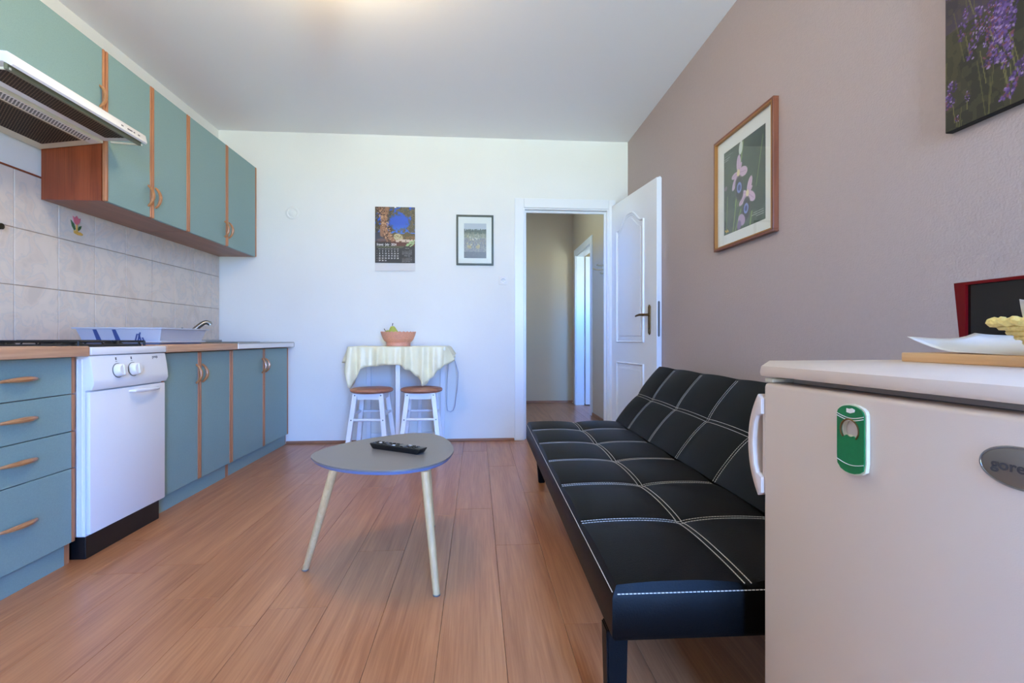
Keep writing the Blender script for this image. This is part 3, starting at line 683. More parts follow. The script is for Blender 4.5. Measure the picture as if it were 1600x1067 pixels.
art.mix(((art.Y > .5 + .04 * n1) & (art.X > .4) & (n3 > .45)), (130, 96, 54))
for seg in ((.15, .0, .22, .22, .07), (.30, .02, .24, .25, .06), (.22, .2, .22, .45, .085), (.22, .42, .34, .56, .11), (.34, .54, .46, .63, .10), (.18, .36, .18, .5, .06)):
    art.line(*seg[:4], seg[4], (148, 104, 74))
tr = (n1 > .56) & (np.abs(art.X - .25 - (art.Y - .3) * .35) < .13) & (art.Y < .64)
art.mix(tr * .75, (74, 48, 34)); art.mix(((n3 > .66) & (np.abs(art.X - .27 - (art.Y - .35) * .4) < .10) & (art.Y < .62)) * .8, (204, 158, 118))
art.ell(.58, .54, .12, .09, .3, (190, 176, 134)); art.mix(((n3 > .6) & (np.abs(art.X - .58) < .11) & (np.abs(art.Y - .54) < .05)) * .8, (140, 120, 80))
art.mix((art.Y > .605 + .02 * n2) * (art.Y < .66), (78, 48, 38)); art.mix(((art.Y > .575) & (art.Y < .625) & (art.X > .52)) * 1.0 * (n1 > .3), (204, 182, 158))
art.ell(.16, .59, .12, .035, 0, (104, 84, 82))
art.mix((art.Y > .625 + .01 * n2), (46, 40, 38)); art.mix(((art.Y > .63) & (art.Y < .70) & (art.X > .4)), (92, 48, 36))
art.mix(((art.Y > .695) & (art.Y < .73) & (art.X > .04) & (art.X < .75 - (art.Y - .695) * 2)) * .8, (92, 96, 66))
art.mix((art.Y > .735) * .7, (44, 44, 42)); art.mix((art.Y > .9) * .4 * n2, (90, 76, 70))
for a in ((.80, .66, .98, .64), (.86, .63, .99, .60), (.82, .69, .90, .62), (.88, .70, .96, .66), (.78, .69, .86, .66)): art.line(*a, .016, (160, 190, 130))
art.mesh('photo_print', (CX0 + .002, FY - .0125, CZ0 + .068), (1, 0, 0), (0, 0, 1), CX1 - CX0 - .004, CZ1 - CZ0 - .070, 'print', cal)
lett = B(); cw = CX1 - CX0; zt = lambda f: CZ1 - .002 - f * (CZ1 - CZ0 - .070)
def put(s, cx, cz, size, wd=None, bold=.0):
    b = text_bm(s, size, wd, bold); place(b, axes((CX0 + cw * cx, FY - .0131, cz), (1, 0, 0), (0, 0, 1))); merge(lett, b)
put('Srpanj · July · 2024', .29, zt(.672), .027, .165, .0004)
for i in range(7): put(('PON', 'UTO', 'SRI', 'ČET', 'PET', 'SUB', 'NED')[i], .12 + .0745 * i, zt(.752), .008, .017)
for r in range(5):
    put(str(27 + r), .055, zt(.79 + .0425 * r), .007)
    for i in range(7):
        d = r * 7 + i + 1
        if d <= 31: put(str(d), .12 + .0745 * i, zt(.79 + .0425 * r), .0155, None, .0003)
for q in range(2):
    put(('Lipanj · June', 'Kolovoz · August')[q], .80, zt(.735 + .135 * q), .007)
    for r in range(5):
        for i in range(7): 
            d = r * 7 + i + (-4 if q == 0 else -2)
            if 1 <= d <= 31 - (q == 0): put(str(d), .685 + .036 * i, zt(.765 + .135 * q + .019 * r), .0065)
obj('lettering', lett, 'ink', cal, False)['kind'] = 'stuff'
bm = B(); box(bm, -.702, -.686, FY - .014, FY - .001, CZ1 - .010, CZ1 + .006, .002); obj('hanger_clip', bm, 'plastic', cal, False)

# framed pictures
def frame(nm, label, O, ux, uy, out, wd, ht, bar, depth, fm, inner=None):
    """O lower-left corner on the wall, out = unit normal into the room"""
    O = Vector(O); ux = Vector(ux); uy = Vector(uy); out = Vector(out)
    t = thing(nm, label, 'picture', tuple(O + ux * wd / 2))
    for a, b, c, d in ((0, wd, 0, bar), (0, wd, ht - bar, ht), (0, bar, bar, ht - bar), (wd - bar, wd, bar, ht - bar)):
        bm = B(); box(bm, a, b, c, d, 0, depth, .002)
        m = Matrix.Identity(4)
        for i in range(3): m[i][0] = ux[i]; m[i][1] = uy[i]; m[i][2] = out[i]; m[i][3] = O[i]
        place(bm, m); obj('frame_bar', bm, fm, t, False)
    return t
def slab(nm, O, ux, uy, out, a, b, c, d, e, f, mat, t):
    bm = B(); box(bm, a, b, c, d, e, f); m = Matrix.Identity(4)
    for i in range(3): m[i][0] = Vector(ux)[i]; m[i][1] = Vector(uy)[i]; m[i][2] = Vector(out)[i]; m[i][3] = O[i]
    place(bm, m); return obj(nm, bm, mat, t, False)
O = (-.176, FY, 1.519); FR = ((1, 0, 0), (0, 0, 1), (0, -1, 0))
t = frame('framed_picture', 'small dark green framed meadow picture on the far wall', O, *FR, .32, .434, .016, .018, 'greenframe')
slab('mount', O, *FR, .014, .306, .014, .42, .002, .008, 'mount', t)
art = Art(60, 92, (176, 186, 192))
n1 = art.noise(30, 40); n2 = art.noise(12, 10); n3 = art.noise(40, 14)
art.mix((art.Y > .15 + .06 * n3) * (art.Y < .40), (84, 98, 84)); art.mix(((n1 > .5) & (art.Y > .16) & (art.Y < .36)) * .7, (60, 76, 60))
art.mix((art.Y > .30) * .8, (128, 138, 118)); art.mix((art.Y > .42) * .85, (112, 116, 126)); art.mix(((n1 > .6) & (art.Y > .28)) * .5, (170, 172, 150))
art.mix(((n3 > .55) & (art.Y > .25) & (art.Y < .6)) * .5, (150, 146, 120))
rq = random.Random(4)
for k in range(22): art.ell(rq.uniform(.12, .75), rq.uniform(.36, .68), .04, .028, rq.random() * 3, rq.choice(((206, 200, 176), (190, 180, 130), (170, 172, 150))), .85)
for x_ in (.25, .62): art.ell(x_, .68, .09, .08, 0, (176, 156, 112), .8, .5)
art.mix((art.Y > .82) * .7, (74, 78, 90))
Oz = Vector(O); art.mesh('print', Oz + Vector((.066, -.0085, .062)), (1, 0, 0), (0, 0, 1), .192, .30, 'print', t)
slab('glass_pane', O, *FR, .015, .305, .015, .419, .011, .0125, 'pane', t)

OR = ((0, -1, 0), (0, 0, 1), (-1, 0, 0))
O = (RW, 2.598, 1.36)
t = frame('framed_picture', 'brown and gilt framed pink orchid print on the taupe wall', O, *OR, .543, .60, .012, .026, 'brownframe')
for a, b, c, d in ((.012, .531, .012, .018), (.012, .531, .582, .588), (.012, .018, .018, .582), (.525, .531, .018, .582)):
    slab('gilt_fillet', O, *OR, a, b, c, d, .004, .027, 'gilt', t)
slab('mount', O, *OR, .016, .527, .016, .584, .003, .010, 'mount', t)
art = Art(120, 132, (34, 56, 36))
n1 = art.noise(8, 9); n2 = art.noise(24, 26)
art.mix((n1 > .5) * .5, (46, 72, 44)); art.mix((n2 > .6) * .25, (70, 92, 66)); art.mix(((art.Y > .72) & (n1 > .45)) * .4, (88, 100, 84))
for a in ((.50, .02, .40, .40, .016), (.40, .40, .30, .70, .014), (.42, .5, .36, .72, .010), (.34, .62, .24, 1.0, .013), (.44, .78, .30, 1.0, .012), (.95, .1, .8, .6, .006), (.1, .55, .06, 1, .008), (.7, .86, .66, 1, .016)): art.line(*a, (118, 146, 76))
art.ell(.44, .07, .045, .085, .2, (206, 218, 206))
pet = (204, 176, 200)
def orchid(cx, cy, k, rot):
    for ang, ln, wd in ((-1.5, .13, .050), (.15, .13, .06), (3.0, .10, .035), (2.25, .14, .045), (-.9, .08, .025)):
        a = ang + rot; art.ell(cx + math.cos(a) * ln * .62 * k, cy + math.sin(a) * ln * .62 * k * art.w / art.h, ln * .58 * k, wd * .72 * k, a, pet)
        art.line(cx, cy, cx + math.cos(a) * ln * k, cy + math.sin(a) * ln * k * art.w / art.h, .005, (170, 136, 170), .8)
def lip(cx, cy, k, rot):
    b = rot + 1.45; lx, ly = cx + math.cos(b) * .13 * k, cy + math.sin(b) * .13 * k
    art.ell(lx, ly, .115 * k, .075 * k, b, (74, 70, 66)); art.ell(lx, ly, .10 * k, .062 * k, b, (26, 22, 30)); art.ell(lx, ly - .01, .048 * k, .042 * k, b, (120, 136, 200)); art.ell(lx, ly - .01, .026 * k, .024 * k, b, (48, 54, 120))
    art.ell(cx, cy, .026 * k, .03 * k, 0, (226, 214, 170))
for f_ in ((.38, .34, 1.45, .0), (.60, .63, 1.35, .42)): orchid(*f_)
for f_ in ((.38, .34, 1.45, .0), (.60, .63, 1.35, .30)): lip(*f_)
art.ell(.46, .90, .09, .07, .5, (178, 150, 182)); art.ell(.40, .95, .05, .06, .2, (120, 100, 140)); art.ell(.05, .44, .04, .03, 0, (150, 120, 140), .7)
for y_, x_, l_ in ((.06, .02, .22), (.085, .02, .14), (.11, .02, .10), (.88, .74, .22), (.905, .70, .26), (.93, .80, .16)): art.line(x_, y_, x_ + l_, y_, .004, (200, 206, 196), .7)
art.line(.04, .95, .08, .97, .012, (206, 170, 60)); art.line(.09, .95, .12, .97, .012, (206, 170, 60))
art.mesh('print', (RW - .0105, 2.598 - .085, 1.36 + .075), (0, -1, 0), (0, 0, 1), .375, .44, 'print', t)
slab('glass_pane', O, *OR, .017, .526, .017, .583, .014, .0155, 'pane', t)

cv = thing('canvas_print', 'unframed purple lavender canvas high on the taupe wall', 'picture', (RW, .87, 1.457))
obj('stretcher', box(B(), RW - .022, RW, .47, 1.27, 1.457, 2.06, .002), 'edgeblack', cv, False)
art = Art(300, 226, (44, 42, 28))
n1 = art.noise(26, 14); n2 = art.noise(60, 40); n3 = art.noise(9, 7)
art.mix((n3 > .5) * .4, (72, 66, 40)); art.mix((art.Y < .55) * (n3 * .8), (74, 54, 92)); art.mix(((n2 > .62)) * .3, (88, 82, 50))
rr = random.Random(5)
for k in range(60):
    x_ = rr.random(); y_ = rr.random() * 1.0; art.line(x_, y_, x_ + rr.uniform(-.03, .04), y_ + .25, .0022, (98, 96, 52), .6)
def spike(cx, cy, L, lean, k):
    for i in range(int(44 * k)):
        u = i / (44 * k); w = .015 * k * (1 - .6 * abs(u - .5)); px = cx + lean * (u - .5) * L + rr.uniform(-w, w); py = cy + (u - .5) * L
        c = rr.choice(((82, 54, 112), (100, 70, 132), (62, 40, 88), (74, 48, 104), (116, 90, 146), (112, 62, 74), (150, 124, 168)))
        art.ell(px, py, rr.uniform(.003, .0055) * k, rr.uniform(.002, .0032) * k, rr.uniform(0, PI), c, .95, .5)
    art.line(cx - lean * L * .5, cy + L * .4, cx - lean * L * 1.1, cy + L * 1.1, .002, (112, 108, 60), .8)
for k in range(85): spike(rr.random(), rr.uniform(0, .80), rr.uniform(.12, .26), rr.uniform(-.25, -.02), rr.uniform(.8, 1.5))
for a in ((.06, .55, .14, -.15, 1.0), (.10, .62, .22, -.15, 1.2), (.19, .60, .25, -.12, 1.5), (.20, .78, .12, -.1, 1.1), (.02, .84, .12, -.1, 1.2), (.22, .90, .14, -.4, 1.5), (.075, .88, .05, 0, .6), (.04, .96, .03, 0, .5)): spike(*a)
art.mesh('lavender_print', (RW - .0226, 1.268, 1.459), (0, -1, 0), (0, 0, 1), .796, .599, 'canvas', cv)
# light switch
sw = thing('light_switch', 'white square switch plate beside the door casing', 'light switch', (.228, FY, 1.354))
obj('plate', box(B(), .189, .267, FY - .008, FY, 1.354, 1.431, .003), 'plastic', sw)
rk = obj('rocker', box(B(), .203, .253, FY - .012, FY - .008, 1.368, 1.417, .0015), 'enamel', sw)
bm = B()
for a, b, c in ((.216, .240, 1.402), (.208, .248, 1.393), (.218, .238, 1.382)): box(bm, a, b, FY - .0126, FY - .012, c, c + .003)
obj('marking', bm, 'inkdark', rk, False)

# ================================================================== DINING CORNER
tb = thing('dining_table', 'narrow white dining table against the far wall under a cloth', 'table', (-.60, 3.96, 0))
obj('tabletop', box(B(), -.965, -.240, 3.725, 4.195, .795, .820, .004), 'paint', tb, False)
for a in ((-.93, -.275, 3.76, 3.78, .735, .795), (-.93, -.275, 4.15, 4.17, .735, .795), (-.93, -.91, 3.781, 4.149, .735, .795), (-.295, -.275, 3.781, 4.149, .735, .795)):
    obj('apron', box(B(), *a), 'paint', tb, False)
for a in ((-.617, -.583, 3.742, 3.759), (-.93, -.895, 4.171, 4.190), (-.31, -.275, 4.171, 4.190), (-.72, -.69, 4.171, 4.190), (-.50, -.47, 4.171, 4.190)):
    obj('leg', box(B(), a[0], a[1], a[2], a[3], 0, .795, .002), 'paint', tb, False)
obj('foot_rail', box(B(), -.894, -.311, 4.172, 4.188, .05, .085, .002), 'paint', tb, False)
obj('foot_rail', box(B(), -.609, -.591, 3.76, 4.171, .02, .05, .002), 'paint', tb, False)
# tablecloth
def interp(x, ks):
    for (a, b), (c, d) in zip(ks[:-1], ks[1:]):
        if x <= c: 
            u = (x - a) / (c - a); u = u * u * (3 - 2 * u); return b + (d - b) * u
    return ks[-1][1]
path = []
def addp(p, nrm, drop, fr): path.append((Vector(p), Vector(nrm), drop, fr))
cxl, cxr, cyf, cyb = -.968, -.237, 3.722, 4.190
for k in range(16): addp((cxl, cyb - (cyb - cyf - .03) * k / 16, 0), (-1, 0, 0), .09 + .035 * k / 16, 2)
for k in range(9):
    a = PI + PI / 2 * k / 8; addp((cxl + .03 + .03 * math.cos(a), cyf + .03 + .03 * math.sin(a), 0), (math.cos(a), math.sin(a), 0), None, 1)
NF = 90
for k in range(1, NF): addp((cxl + .03 + (cxr - cxl - .06) * k / NF, cyf, 0), (0, -1, 0), None, 1)
for k in range(9):
    a = -PI / 2 + PI / 2 * k / 8; addp((cxr - .03 + .03 * math.cos(a), cyf + .03 + .03 * math.sin(a), 0), (math.cos(a), math.sin(a), 0), None, 1)
for k in range(1, 17): addp((cxr, cyf + .03 + (cyb - cyf - .03) * k / 16, 0), (1, 0, 0), .11 - .04 * k / 16, 2)
KS = [(-1.0, .12), (-.968, .125), (-.957, .20), (-.940, .318), (-.925, .285), (-.895, .215), (-.868, .165), (-.84, .154), (-.79, .150), (-.70, .140), (-.60, .138), (-.52, .175), (-.45, .228), (-.428, .25), (-.41, .298), (-.392, .292), (-.34, .235), (-.285, .175), (-.25, .15), (-.215, .105)]
bm = B(); ZT = .8245; cols = []; s = 0; lastp = None
for p, nrm, drop, fr in path:
    if lastp is not None: s += (p - lastp).length
    lastp = p
    d = interp(p.x, KS) if drop is None else drop
    col = [bm.verts.new((p.x, p.y, ZT))]
    wav = math.sin(s * 58) * .6 + math.sin(s * 93 + 1) * .35 + .3 * math.sin(s * 31); wav = math.copysign(abs(wav) ** 1.2, wav); fan = .16 if fr == 2 else .05
    for j in range(1, 11):
        u = j / 10; o = .006 + u * d * fan + wav * (.012 if fr == 2 else .030) * u ** .7 + (.035 * u if fan > .1 else 0)
        if p.y + nrm.y * o > FY - .016: pass
        col.append(bm.verts.new((p.x + nrm.x * o, min(p.y + nrm.y * o, FY - .016), ZT - (.004 if j == 1 else 0) - (u - .1) * d / .9)))
    cols.append(col)
for a, b in zip(cols[:-1], cols[1:]):
    for j in range(10): bm.faces.new((a[j], b[j], b[j + 1], a[j + 1]))
bm.faces.new([c[0] for c in cols])
tcl = obj('tablecloth', bm, 'cloth', at=(-.60, 3.96, .82)); tag(tcl, 'cream cloth draped over the small dining table', 'tablecloth')
sm = tcl.modifiers.new('thickness', 'SOLIDIFY'); sm.thickness = .0012; sm.offset = 0
cp2 = B(); tube(cp2, [(-.19, 4.10, .72), (-.155, 4.12, .60), (-.165, 4.14, .45), (-.185, 4.15, .31), (-.20, 4.15, .275), (-.225, 4.15, .262), (-.248, 4.15, .275), (-.255, 4.15, .33), (-.25, 4.14, .50), (-.235, 4.10, .70)], .0028, 6)  # thin grey tube bent into a loop beside the cloth
tag(obj('hanging_loop', cp2, 'thin_loop', at=(-.2, 4.12, .26)), 'thin grey loop hanging beside the right end of the tablecloth', 'thin_loop')
# bowl and pears
bw = thing('fruit_bowl', 'terracotta lattice fruit bowl on the cream tablecloth', 'bowl', (-.628, 3.95, .826))
sc = lambda j, n, r, z: (.004 * math.cos(j * PI) if z > .108 else 0)
bm = B(); lathe(bm, [(0, .004), (.085, .004), (.094, .0), (.095, .022), (.092, .027), (.113, .045), (.128, .075), (.139, .113), (.134, .112), (.123, .075), (.108, .048), (.088, .031), (0, .026)], (-.628, 3.95, .826), 56, sc); obj('shell', bm, 'bowl', bw)
for zz, rr_ in ((.030, .0955), (.058, .1195), (.098, .1345)):
    bm = B(); tube(bm, [(-.628 + math.cos(2 * PI * k / 48) * rr_, 3.95 + math.sin(2 * PI * k / 48) * rr_, .826 + zz) for k in range(48)], .0022, 6, True); obj('band', bm, 'bowl', bw)
def pear(loc, rot, label, k=1.25):
    p = thing('pear', label, 'pear', loc, 0, 'pears in the fruit bowl'); p.rotation_euler = rot; p.scale = (k, k, k)
    bm = B(); lathe(bm, [(0, 0), (.018, .002), (.032, .014), (.037, .032), (.033, .05), (.023, .068), (.018, .08), (.011, .089), (0, .091)], n=24); obj('flesh', bm, 'pear', p, True, True)
    bm = B(); tube(bm, [(0, 0, .088), (.002, 0, .098), (.006, 0, .108)], [.002, .002, .003], 6); obj('stem', bm, 'stem', p, True, True)
pear((-.655, 3.912, .872), (.10, -.12, 0), 'green pear rising highest above the rim of the bowl')
pear((-.655, 4.005, .871), (0, -.85, 0), 'pear whose dark stem pokes over the left rim of the bowl')
# stools
def stool(cx, cy, rz, label):
    t = thing('stool', label, 'stool', (cx, cy, 0), rz, 'wooden seat stools under the dining table')
    bm = B(); lathe(bm, [(0, .488), (.135, .488), (.150, .494), (.156, .504), (.152, .514), (.140, .519), (0, .520)], n=40); obj('seat', bm, 'seat', t, True, True)
    for sx_, sy_ in ((-1, -1), (1, -1), (1, 1), (-1, 1)):
        bm = B(); tp = Vector((sx_ * .092, sy_ * .092, .488)); bt = Vector((sx_ * .148, sy_ * .148, 0)); a = []
        for P_, hw in ((bt, .016), (tp, .016)): a.append([bm.verts.new((P_.x + dx * hw, P_.y + dy * hw, P_.z)) for dx, dy in ((-1, -1), (1, -1), (1, 1), (-1, 1))])
        for j in range(4): bm.faces.new((a[0][j], a[0][(j + 1) % 4], a[1][(j + 1) % 4], a[1][j]))
        bm.faces.new(a[0]); bm.faces.new(a[1]); lg = obj('leg', bm, 'paint', t, False, True)
        if sy_ < 0:
            for z in (.475, .30):
                k = .092 + (.148 - .092) * (.488 - z) / .488; bm = B(); tube(bm, [(sx_ * k, -k - .0155, z), (sx_ * k, -k - .0185, z)], .005, 10); obj('bolt', bm, 'grey', lg, True, True)
    for a in ((-.077, .077, -.106, -.086), (-.077, .077, .086, .106)): obj('apron', box(B(), a[0], a[1], a[2], a[3], .445, .487), 'paint', t, False, True)
    for a in ((-.106, -.086, -.077, .077), (.086, .106, -.077, .077)): obj('apron', box(B(), a[0], a[1], a[2], a[3], .445, .487), 'paint', t, False, True)
    for y_, z in ((-.118, .30), (.118, .33)):
        bm = B(); tube(bm, [(-.104, y_, z), (.104, y_, z)], .010, 10); obj('stretcher', bm, 'paint', t, True, True)
    for x_, z in ((-.114, .335), (.114, .335)):
        bm = B(); tube(bm, [(x_, -.10, z), (x_, .10, z)], .010, 10); obj('stretcher', bm, 'paint', t, True, True)
stool(-.776, 3.66, -.06, 'round wooden stool with white legs, the one nearer the kitchen units'); stool(-.411, 3.66, .02, 'round wooden stool with white legs, the one nearer the door')

# ================================================================== COFFEE TABLE
ct = thing('coffee_table', 'grey rounded-triangle coffee table on three pale wooden legs', 'coffee table', (-.36, 2.0, 0))
out = [(-.640, 1.915), (-.612, 1.862), (-.576, 1.812), (-.520, 1.757), (-.440, 1.707), (-.340, 1.680), (-.260, 1.684), (-.180, 1.722), (-.120, 1.803), (-.093, 1.920), (-.094, 2.016), (-.116, 2.140), (-.160, 2.262), (-.222, 2.338), (-.298, 2.355), (-.380, 2.318), (-.490, 2.234), (-.570, 2.148), (-.622, 2.055), (-.643, 1.980)]
def smooth(poly, n=3):
    for _ in range(n):
        q = []
        for i in range(len(poly)):
            a = Vector(poly[i]); b = Vector(poly[(i + 1) % len(poly)]); q += [tuple(a * .75 + b * .25), tuple(a * .25 + b * .75)]
        poly = q
    return poly
sp = smooth(out, 2)
obj('tabletop', prism(B(), sp, 'z', .4255, .431), 'table_top', ct, False)
cen = Vector((-.36, 2.0)); lo = [tuple(cen + (Vector(p) - cen) * .975) for p in sp]
bm = B(); a = [bm.verts.new((*p, .4252)) for p in sp]; b = [bm.verts.new((*p, .414)) for p in lo]; n = len(sp)
bm.faces.new(a); bm.faces.new(b[::-1])
for i in range(n): bm.faces.new((a[i], b[i], b[(i + 1) % n], a[(i + 1) % n]))
obj('edge_band', bm, 'table_edge', ct)
for top, bot in (((-.510, 1.775, .414), (-.653, 1.902, .0)), ((-.183, 1.735, .414), (-.138, 1.682, .0)), ((-.232, 2.22, .414), (-.208, 2.303, .0))):
    tp, bt = Vector(top), Vector(bot); bm = B(); ax = (tp - bt).normalized(); pts = [bt, bt.lerp(tp, .5), tp]
    tube(bm, pts, [.0125, .0145, .0165], 14)
    for v in bm.verts:
        if v.co.z < .012: v.co.z = max(v.co.z, 0) if v.co.z > .02 else 0
        if v.co.z > .40: v.co.z = .4138
    lg = obj('leg', bm, 'pale', ct)
    bm = B(); lathe(bm, [(.0, 0), (.0135, 0), (.0135, .004), (0, .004)], (bt.x, bt.y, 0), 14); obj('foot_pad', bm, 'grey', lg)
rm = thing('remote_control', 'black remote control lying on the grey coffee table', 'remote control', (-.318, 1.985, .431), math.atan2(-.14, .225))
bm = B(); prism(bm, [(-.118, .004), (-.112, .0), (.112, .0), (.118, .004), (.130, .019), (.128, .022), (-.128, .022), (-.130, .019)], 'y', -.024, .024, .003); obj('case', bm, 'black', rm, True, True)
bm = B(); lathe(bm, [(0, .0032), (.014, .003), (.017, 0)], (.03, 0, .022), 20); obj('ring_button', bm, 'grey', rm, True, True)
for i in range(11):
    for j in range(3):
        if 5 <= i <= 7 and j == 1: continue
        xx = -.112 + i * .0205; yy = -.014 + j * .014
        obj('button', box(B(), xx - .006, xx + .006, yy - .004, yy + .004, .0215, .0248, .001, 1), 'ink' if (i * 3 + j) % 11 == 4 else ('inkdark' if (i + j) % 4 == 0 else 'black'), rm, False, True)

# ================================================================== SOFA
SO = Vector((.292, .998, 0)); srz = -math.radians(.8)
so = thing('sofa_bed', 'black leather click-clack sofa with white double stitching along the taupe wall', 'sofa', tuple(SO), srz)
LV = 2.0; VS = [.362 + .347 * k for k in range(5)]
def hgt(u, v, us, vs, LU, A):
    def cell(x, ks, L):
        e = [0] + ks + [L]
        for a, b in zip(e[:-1], e[1:]):
            if x <= b + 1e-9:
                q = (x - a) / (b - a)
                if (a == 0 and q < .5) or (b == L and q > .5): return 1 - .38 * abs(2 * q - 1) ** 2.5
                return abs(math.sin(PI * q)) ** .55
        return .62
    f = cell(u, us, LU); g = cell(v, vs, LV)
    return A * (f * .5 + g * .5) - A
def pad(nm, LU, us, thick, m4, A=.030, nu=44, nv=150, parent=None):
    bm = B(); grid = []
    for j in range(nv + 1):
        row = []
        for i in range(nu + 1):
            u, v = LU * i / nu, LV * j / nv; w = hgt(u, v, us, VS, LU, A)
            row.append(bm.verts.new((u, v, w + .004)))
        grid.append(row)
    for j in range(nv):
        for i in range(nu): bm.faces.new((grid[j][i], grid[j][i + 1], grid[j + 1][i + 1], grid[j + 1][i]))
    bd = [grid[0][i] for i in range(nu)] + [grid[j][nu] for j in range(nv)] + [grid[nv][i] for i in range(nu, 0, -1)] + [grid[j][0] for j in range(nv, 0, -1)]
    prev = bd
    for o, w in ((.007, -.020), (.011, -.029), (.012, -thick + .012), (.004, -thick)):
        cur = []
        for v in bd:
            x_ = v.co.x + (-o if v.co.x < 1e-6 else o if v.co.x > LU - 1e-6 else 0); y_ = v.co.y + (-o if v.co.y < 1e-6 else o if v.co.y > LV - 1e-6 else 0)
            cur.append(bm.verts.new((x_, y_, w)))
        for k in range(len(bd)): bm.faces.new((prev[k], prev[(k + 1) % len(bd)], cur[(k + 1) % len(bd)], cur[k]))
        prev = cur
    bm.faces.new(prev); place(bm, m4)
    p = obj(nm, bm, 'leather', parent, True, True)
    # stitching
    V, F = [], []
    def dash(a, b, up):
        a, b = Vector(a), Vector(b); t = (b - a).normalized(); s_ = t.cross(up).normalized() * .0007; h_ = up * .0008; k0 = len(V)
        for q in (a, b):
            for d in (-s_ - h_, s_ - h_, s_ + h_, -s_ + h_): V.append(tuple(m4 @ (q + d)))
        for f in ((0, 1, 2, 3), (7, 6, 5, 4), (0, 4, 5, 1), (1, 5, 6, 2), (2, 6, 7, 3), (3, 7, 4, 0)): F.append(tuple(k0 + i for i in f))
    def run(fn, L, step=.0085, gap=.0022):
        n_ = int(L / step)
        for k in range(n_): dash(fn(k * step), fn(min(L, (k + 1) * step - gap)), Vector((0, 0, 1)))
    H = lambda u, v: hgt(u, v, us, VS, LU, A) + .0045
    for v0 in VS:
        for d in (-.0075, .0075): run(lambda q, v0=v0, d=d: (q, v0 + d, H(q, v0 + d)), LU)
    for u0 in us:
        for d in (-.0075, .0075): run(lambda q, u0=u0, d=d: (u0 + d, q, H(u0 + d, q)), LV)
    run(lambda q: (-.0085, q, -.0225), LV); run(lambda q: (q, -.0085, -.0225), LU)
    me = bpy.data.meshes.new('stitching'); me.from_pydata(V, [], F); me.materials.append(MT['thread'])
    o = bpy.data.objects.new('stitching', me); COL.objects.link(o); o.parent = p; o['kind'] = 'stuff'
    return p
pad('seat', .545, [.285], .122, axes((0, 0, .372), (1, 0, 0), (0, 1, 0)), parent=so)
ba = math.radians(50.5)
pad('backrest', .44, [.215], .10, axes((.545, 0, .372), (math.cos(ba), 0, math.sin(ba)), (0, 1, 0)), parent=so)
obj('frame', box(B(), .06, .52, .06, 1.94, .222, .2495), 'black', so, False, True)
obj('back_bracket', box(B(), .60, .66, .3, .36, .10, .36), 'black', so, False, True); obj('back_bracket', box(B(), .60, .66, 1.64, 1.70, .10, .36), 'black', so, False, True)
def sleg(x_, y_, x2, y2):
    bm = B(); a = []
    for (px, py, z, hw) in ((x2, y2, 0, .019), (x_, y_, .2495, .024)): a.append([bm.verts.new((px + dx * hw, py + dy * hw, z)) for dx, dy in ((-1, -1), (1, -1), (1, 1), (-1, 1))])
    for j in range(4): bm.faces.new((a[0][j], a[0][(j + 1) % 4], a[1][(j + 1) % 4], a[1][j]))
    bm.faces.new(a[0]); bm.faces.new(a[1]); bmesh.ops.bevel(bm, geom=bm.edges[:], offset=.003, segments=2, affect='EDGES'); obj('leg', bm, 'leather', so, False, True)
sleg(.012, .058, .012, .054); sleg(.062, 1.95, .078, 1.965); sleg(.50, .06, .50, .05); sleg(.50, 1.95, .50, 1.96)

# ================================================================== FRIDGE AND WHAT STANDS ON IT
FO = Vector((.56, .912, 0)); frz = math.atan2(.084, .9965)
fr = thing('fridge', 'white under-counter fridge in the right foreground', 'fridge', tuple(FO), frz)
FW, FD, FT = .53, .565, .838
obj('body', box(B(), .055, FD, -FW, 0, .03, .806, .006), 'fridge', fr, True, True)
bm = B(); prism(bm, [(-.004, .809), (-.006, .815), (-.003, .828), (.014, .838), (FD, .838), (FD, .809)], 'y', -FW - .003, .004, .004); obj('lid', bm, 'fridge', fr, True, True)
obj('gasket', box(B(), .045, .0549, -FW + .006, -.006, .05, .795), 'grey', fr, False, True)
dr = obj('door', box(B(), 0, .0445, -FW, 0, .045, .796, .009, 3), 'fridge', fr, True, True)
for px, py in ((.08, -.04), (.08, -FW + .04), (FD - .05, -.04), (FD - .05, -FW + .04)):
    bm = B(); lathe(bm, [(.018, 0), (.018, .03), (0, .03)], (px, py, 0), 12); obj('foot', bm, 'black', fr, False, True)
obj('corner_cap', box(B(), .004, .05, -.022, .0005, .7965, .8045, .002), 'cream', dr, True, True)
# handle at the far (opening) edge of the door: a bow plate standing off the door's side edge
zc, hh = .672, .100
outer = []; inner = []
for k in range(25):
    u = -1 + 2 * k / 24; outer.append((.003 + .030 * (1 - abs(u) ** 2.2) + .006, zc + hh * u)); 
for k in range(25):
    u = 1 - 2 * k / 24; inner.append((.003 + .018 * (1 - abs(u) ** 2.2), zc + hh * .96 * u))
bm = B()
pts = [(-.012 + .0, y_, z_) for y_, z_ in outer]
prism(bm, outer + [(-.002, zc + hh * .92), (-.002, zc + hh * .62), (.012, zc + hh * .56), (.019, zc + hh * .4), (.023, zc), (.019, zc - hh * .4), (.012, zc - hh * .56), (-.002, zc - hh * .62), (-.002, zc - hh * .92)], 'x', -.006, .026, .003)
hdl = obj('handle', bm, 'fridge', dr, True, True)
obj('handle_base', box(B(), .002, .024, -.004, .005, zc - hh * .95, zc + hh * .95, .002), 'fridge', hdl, True, True)
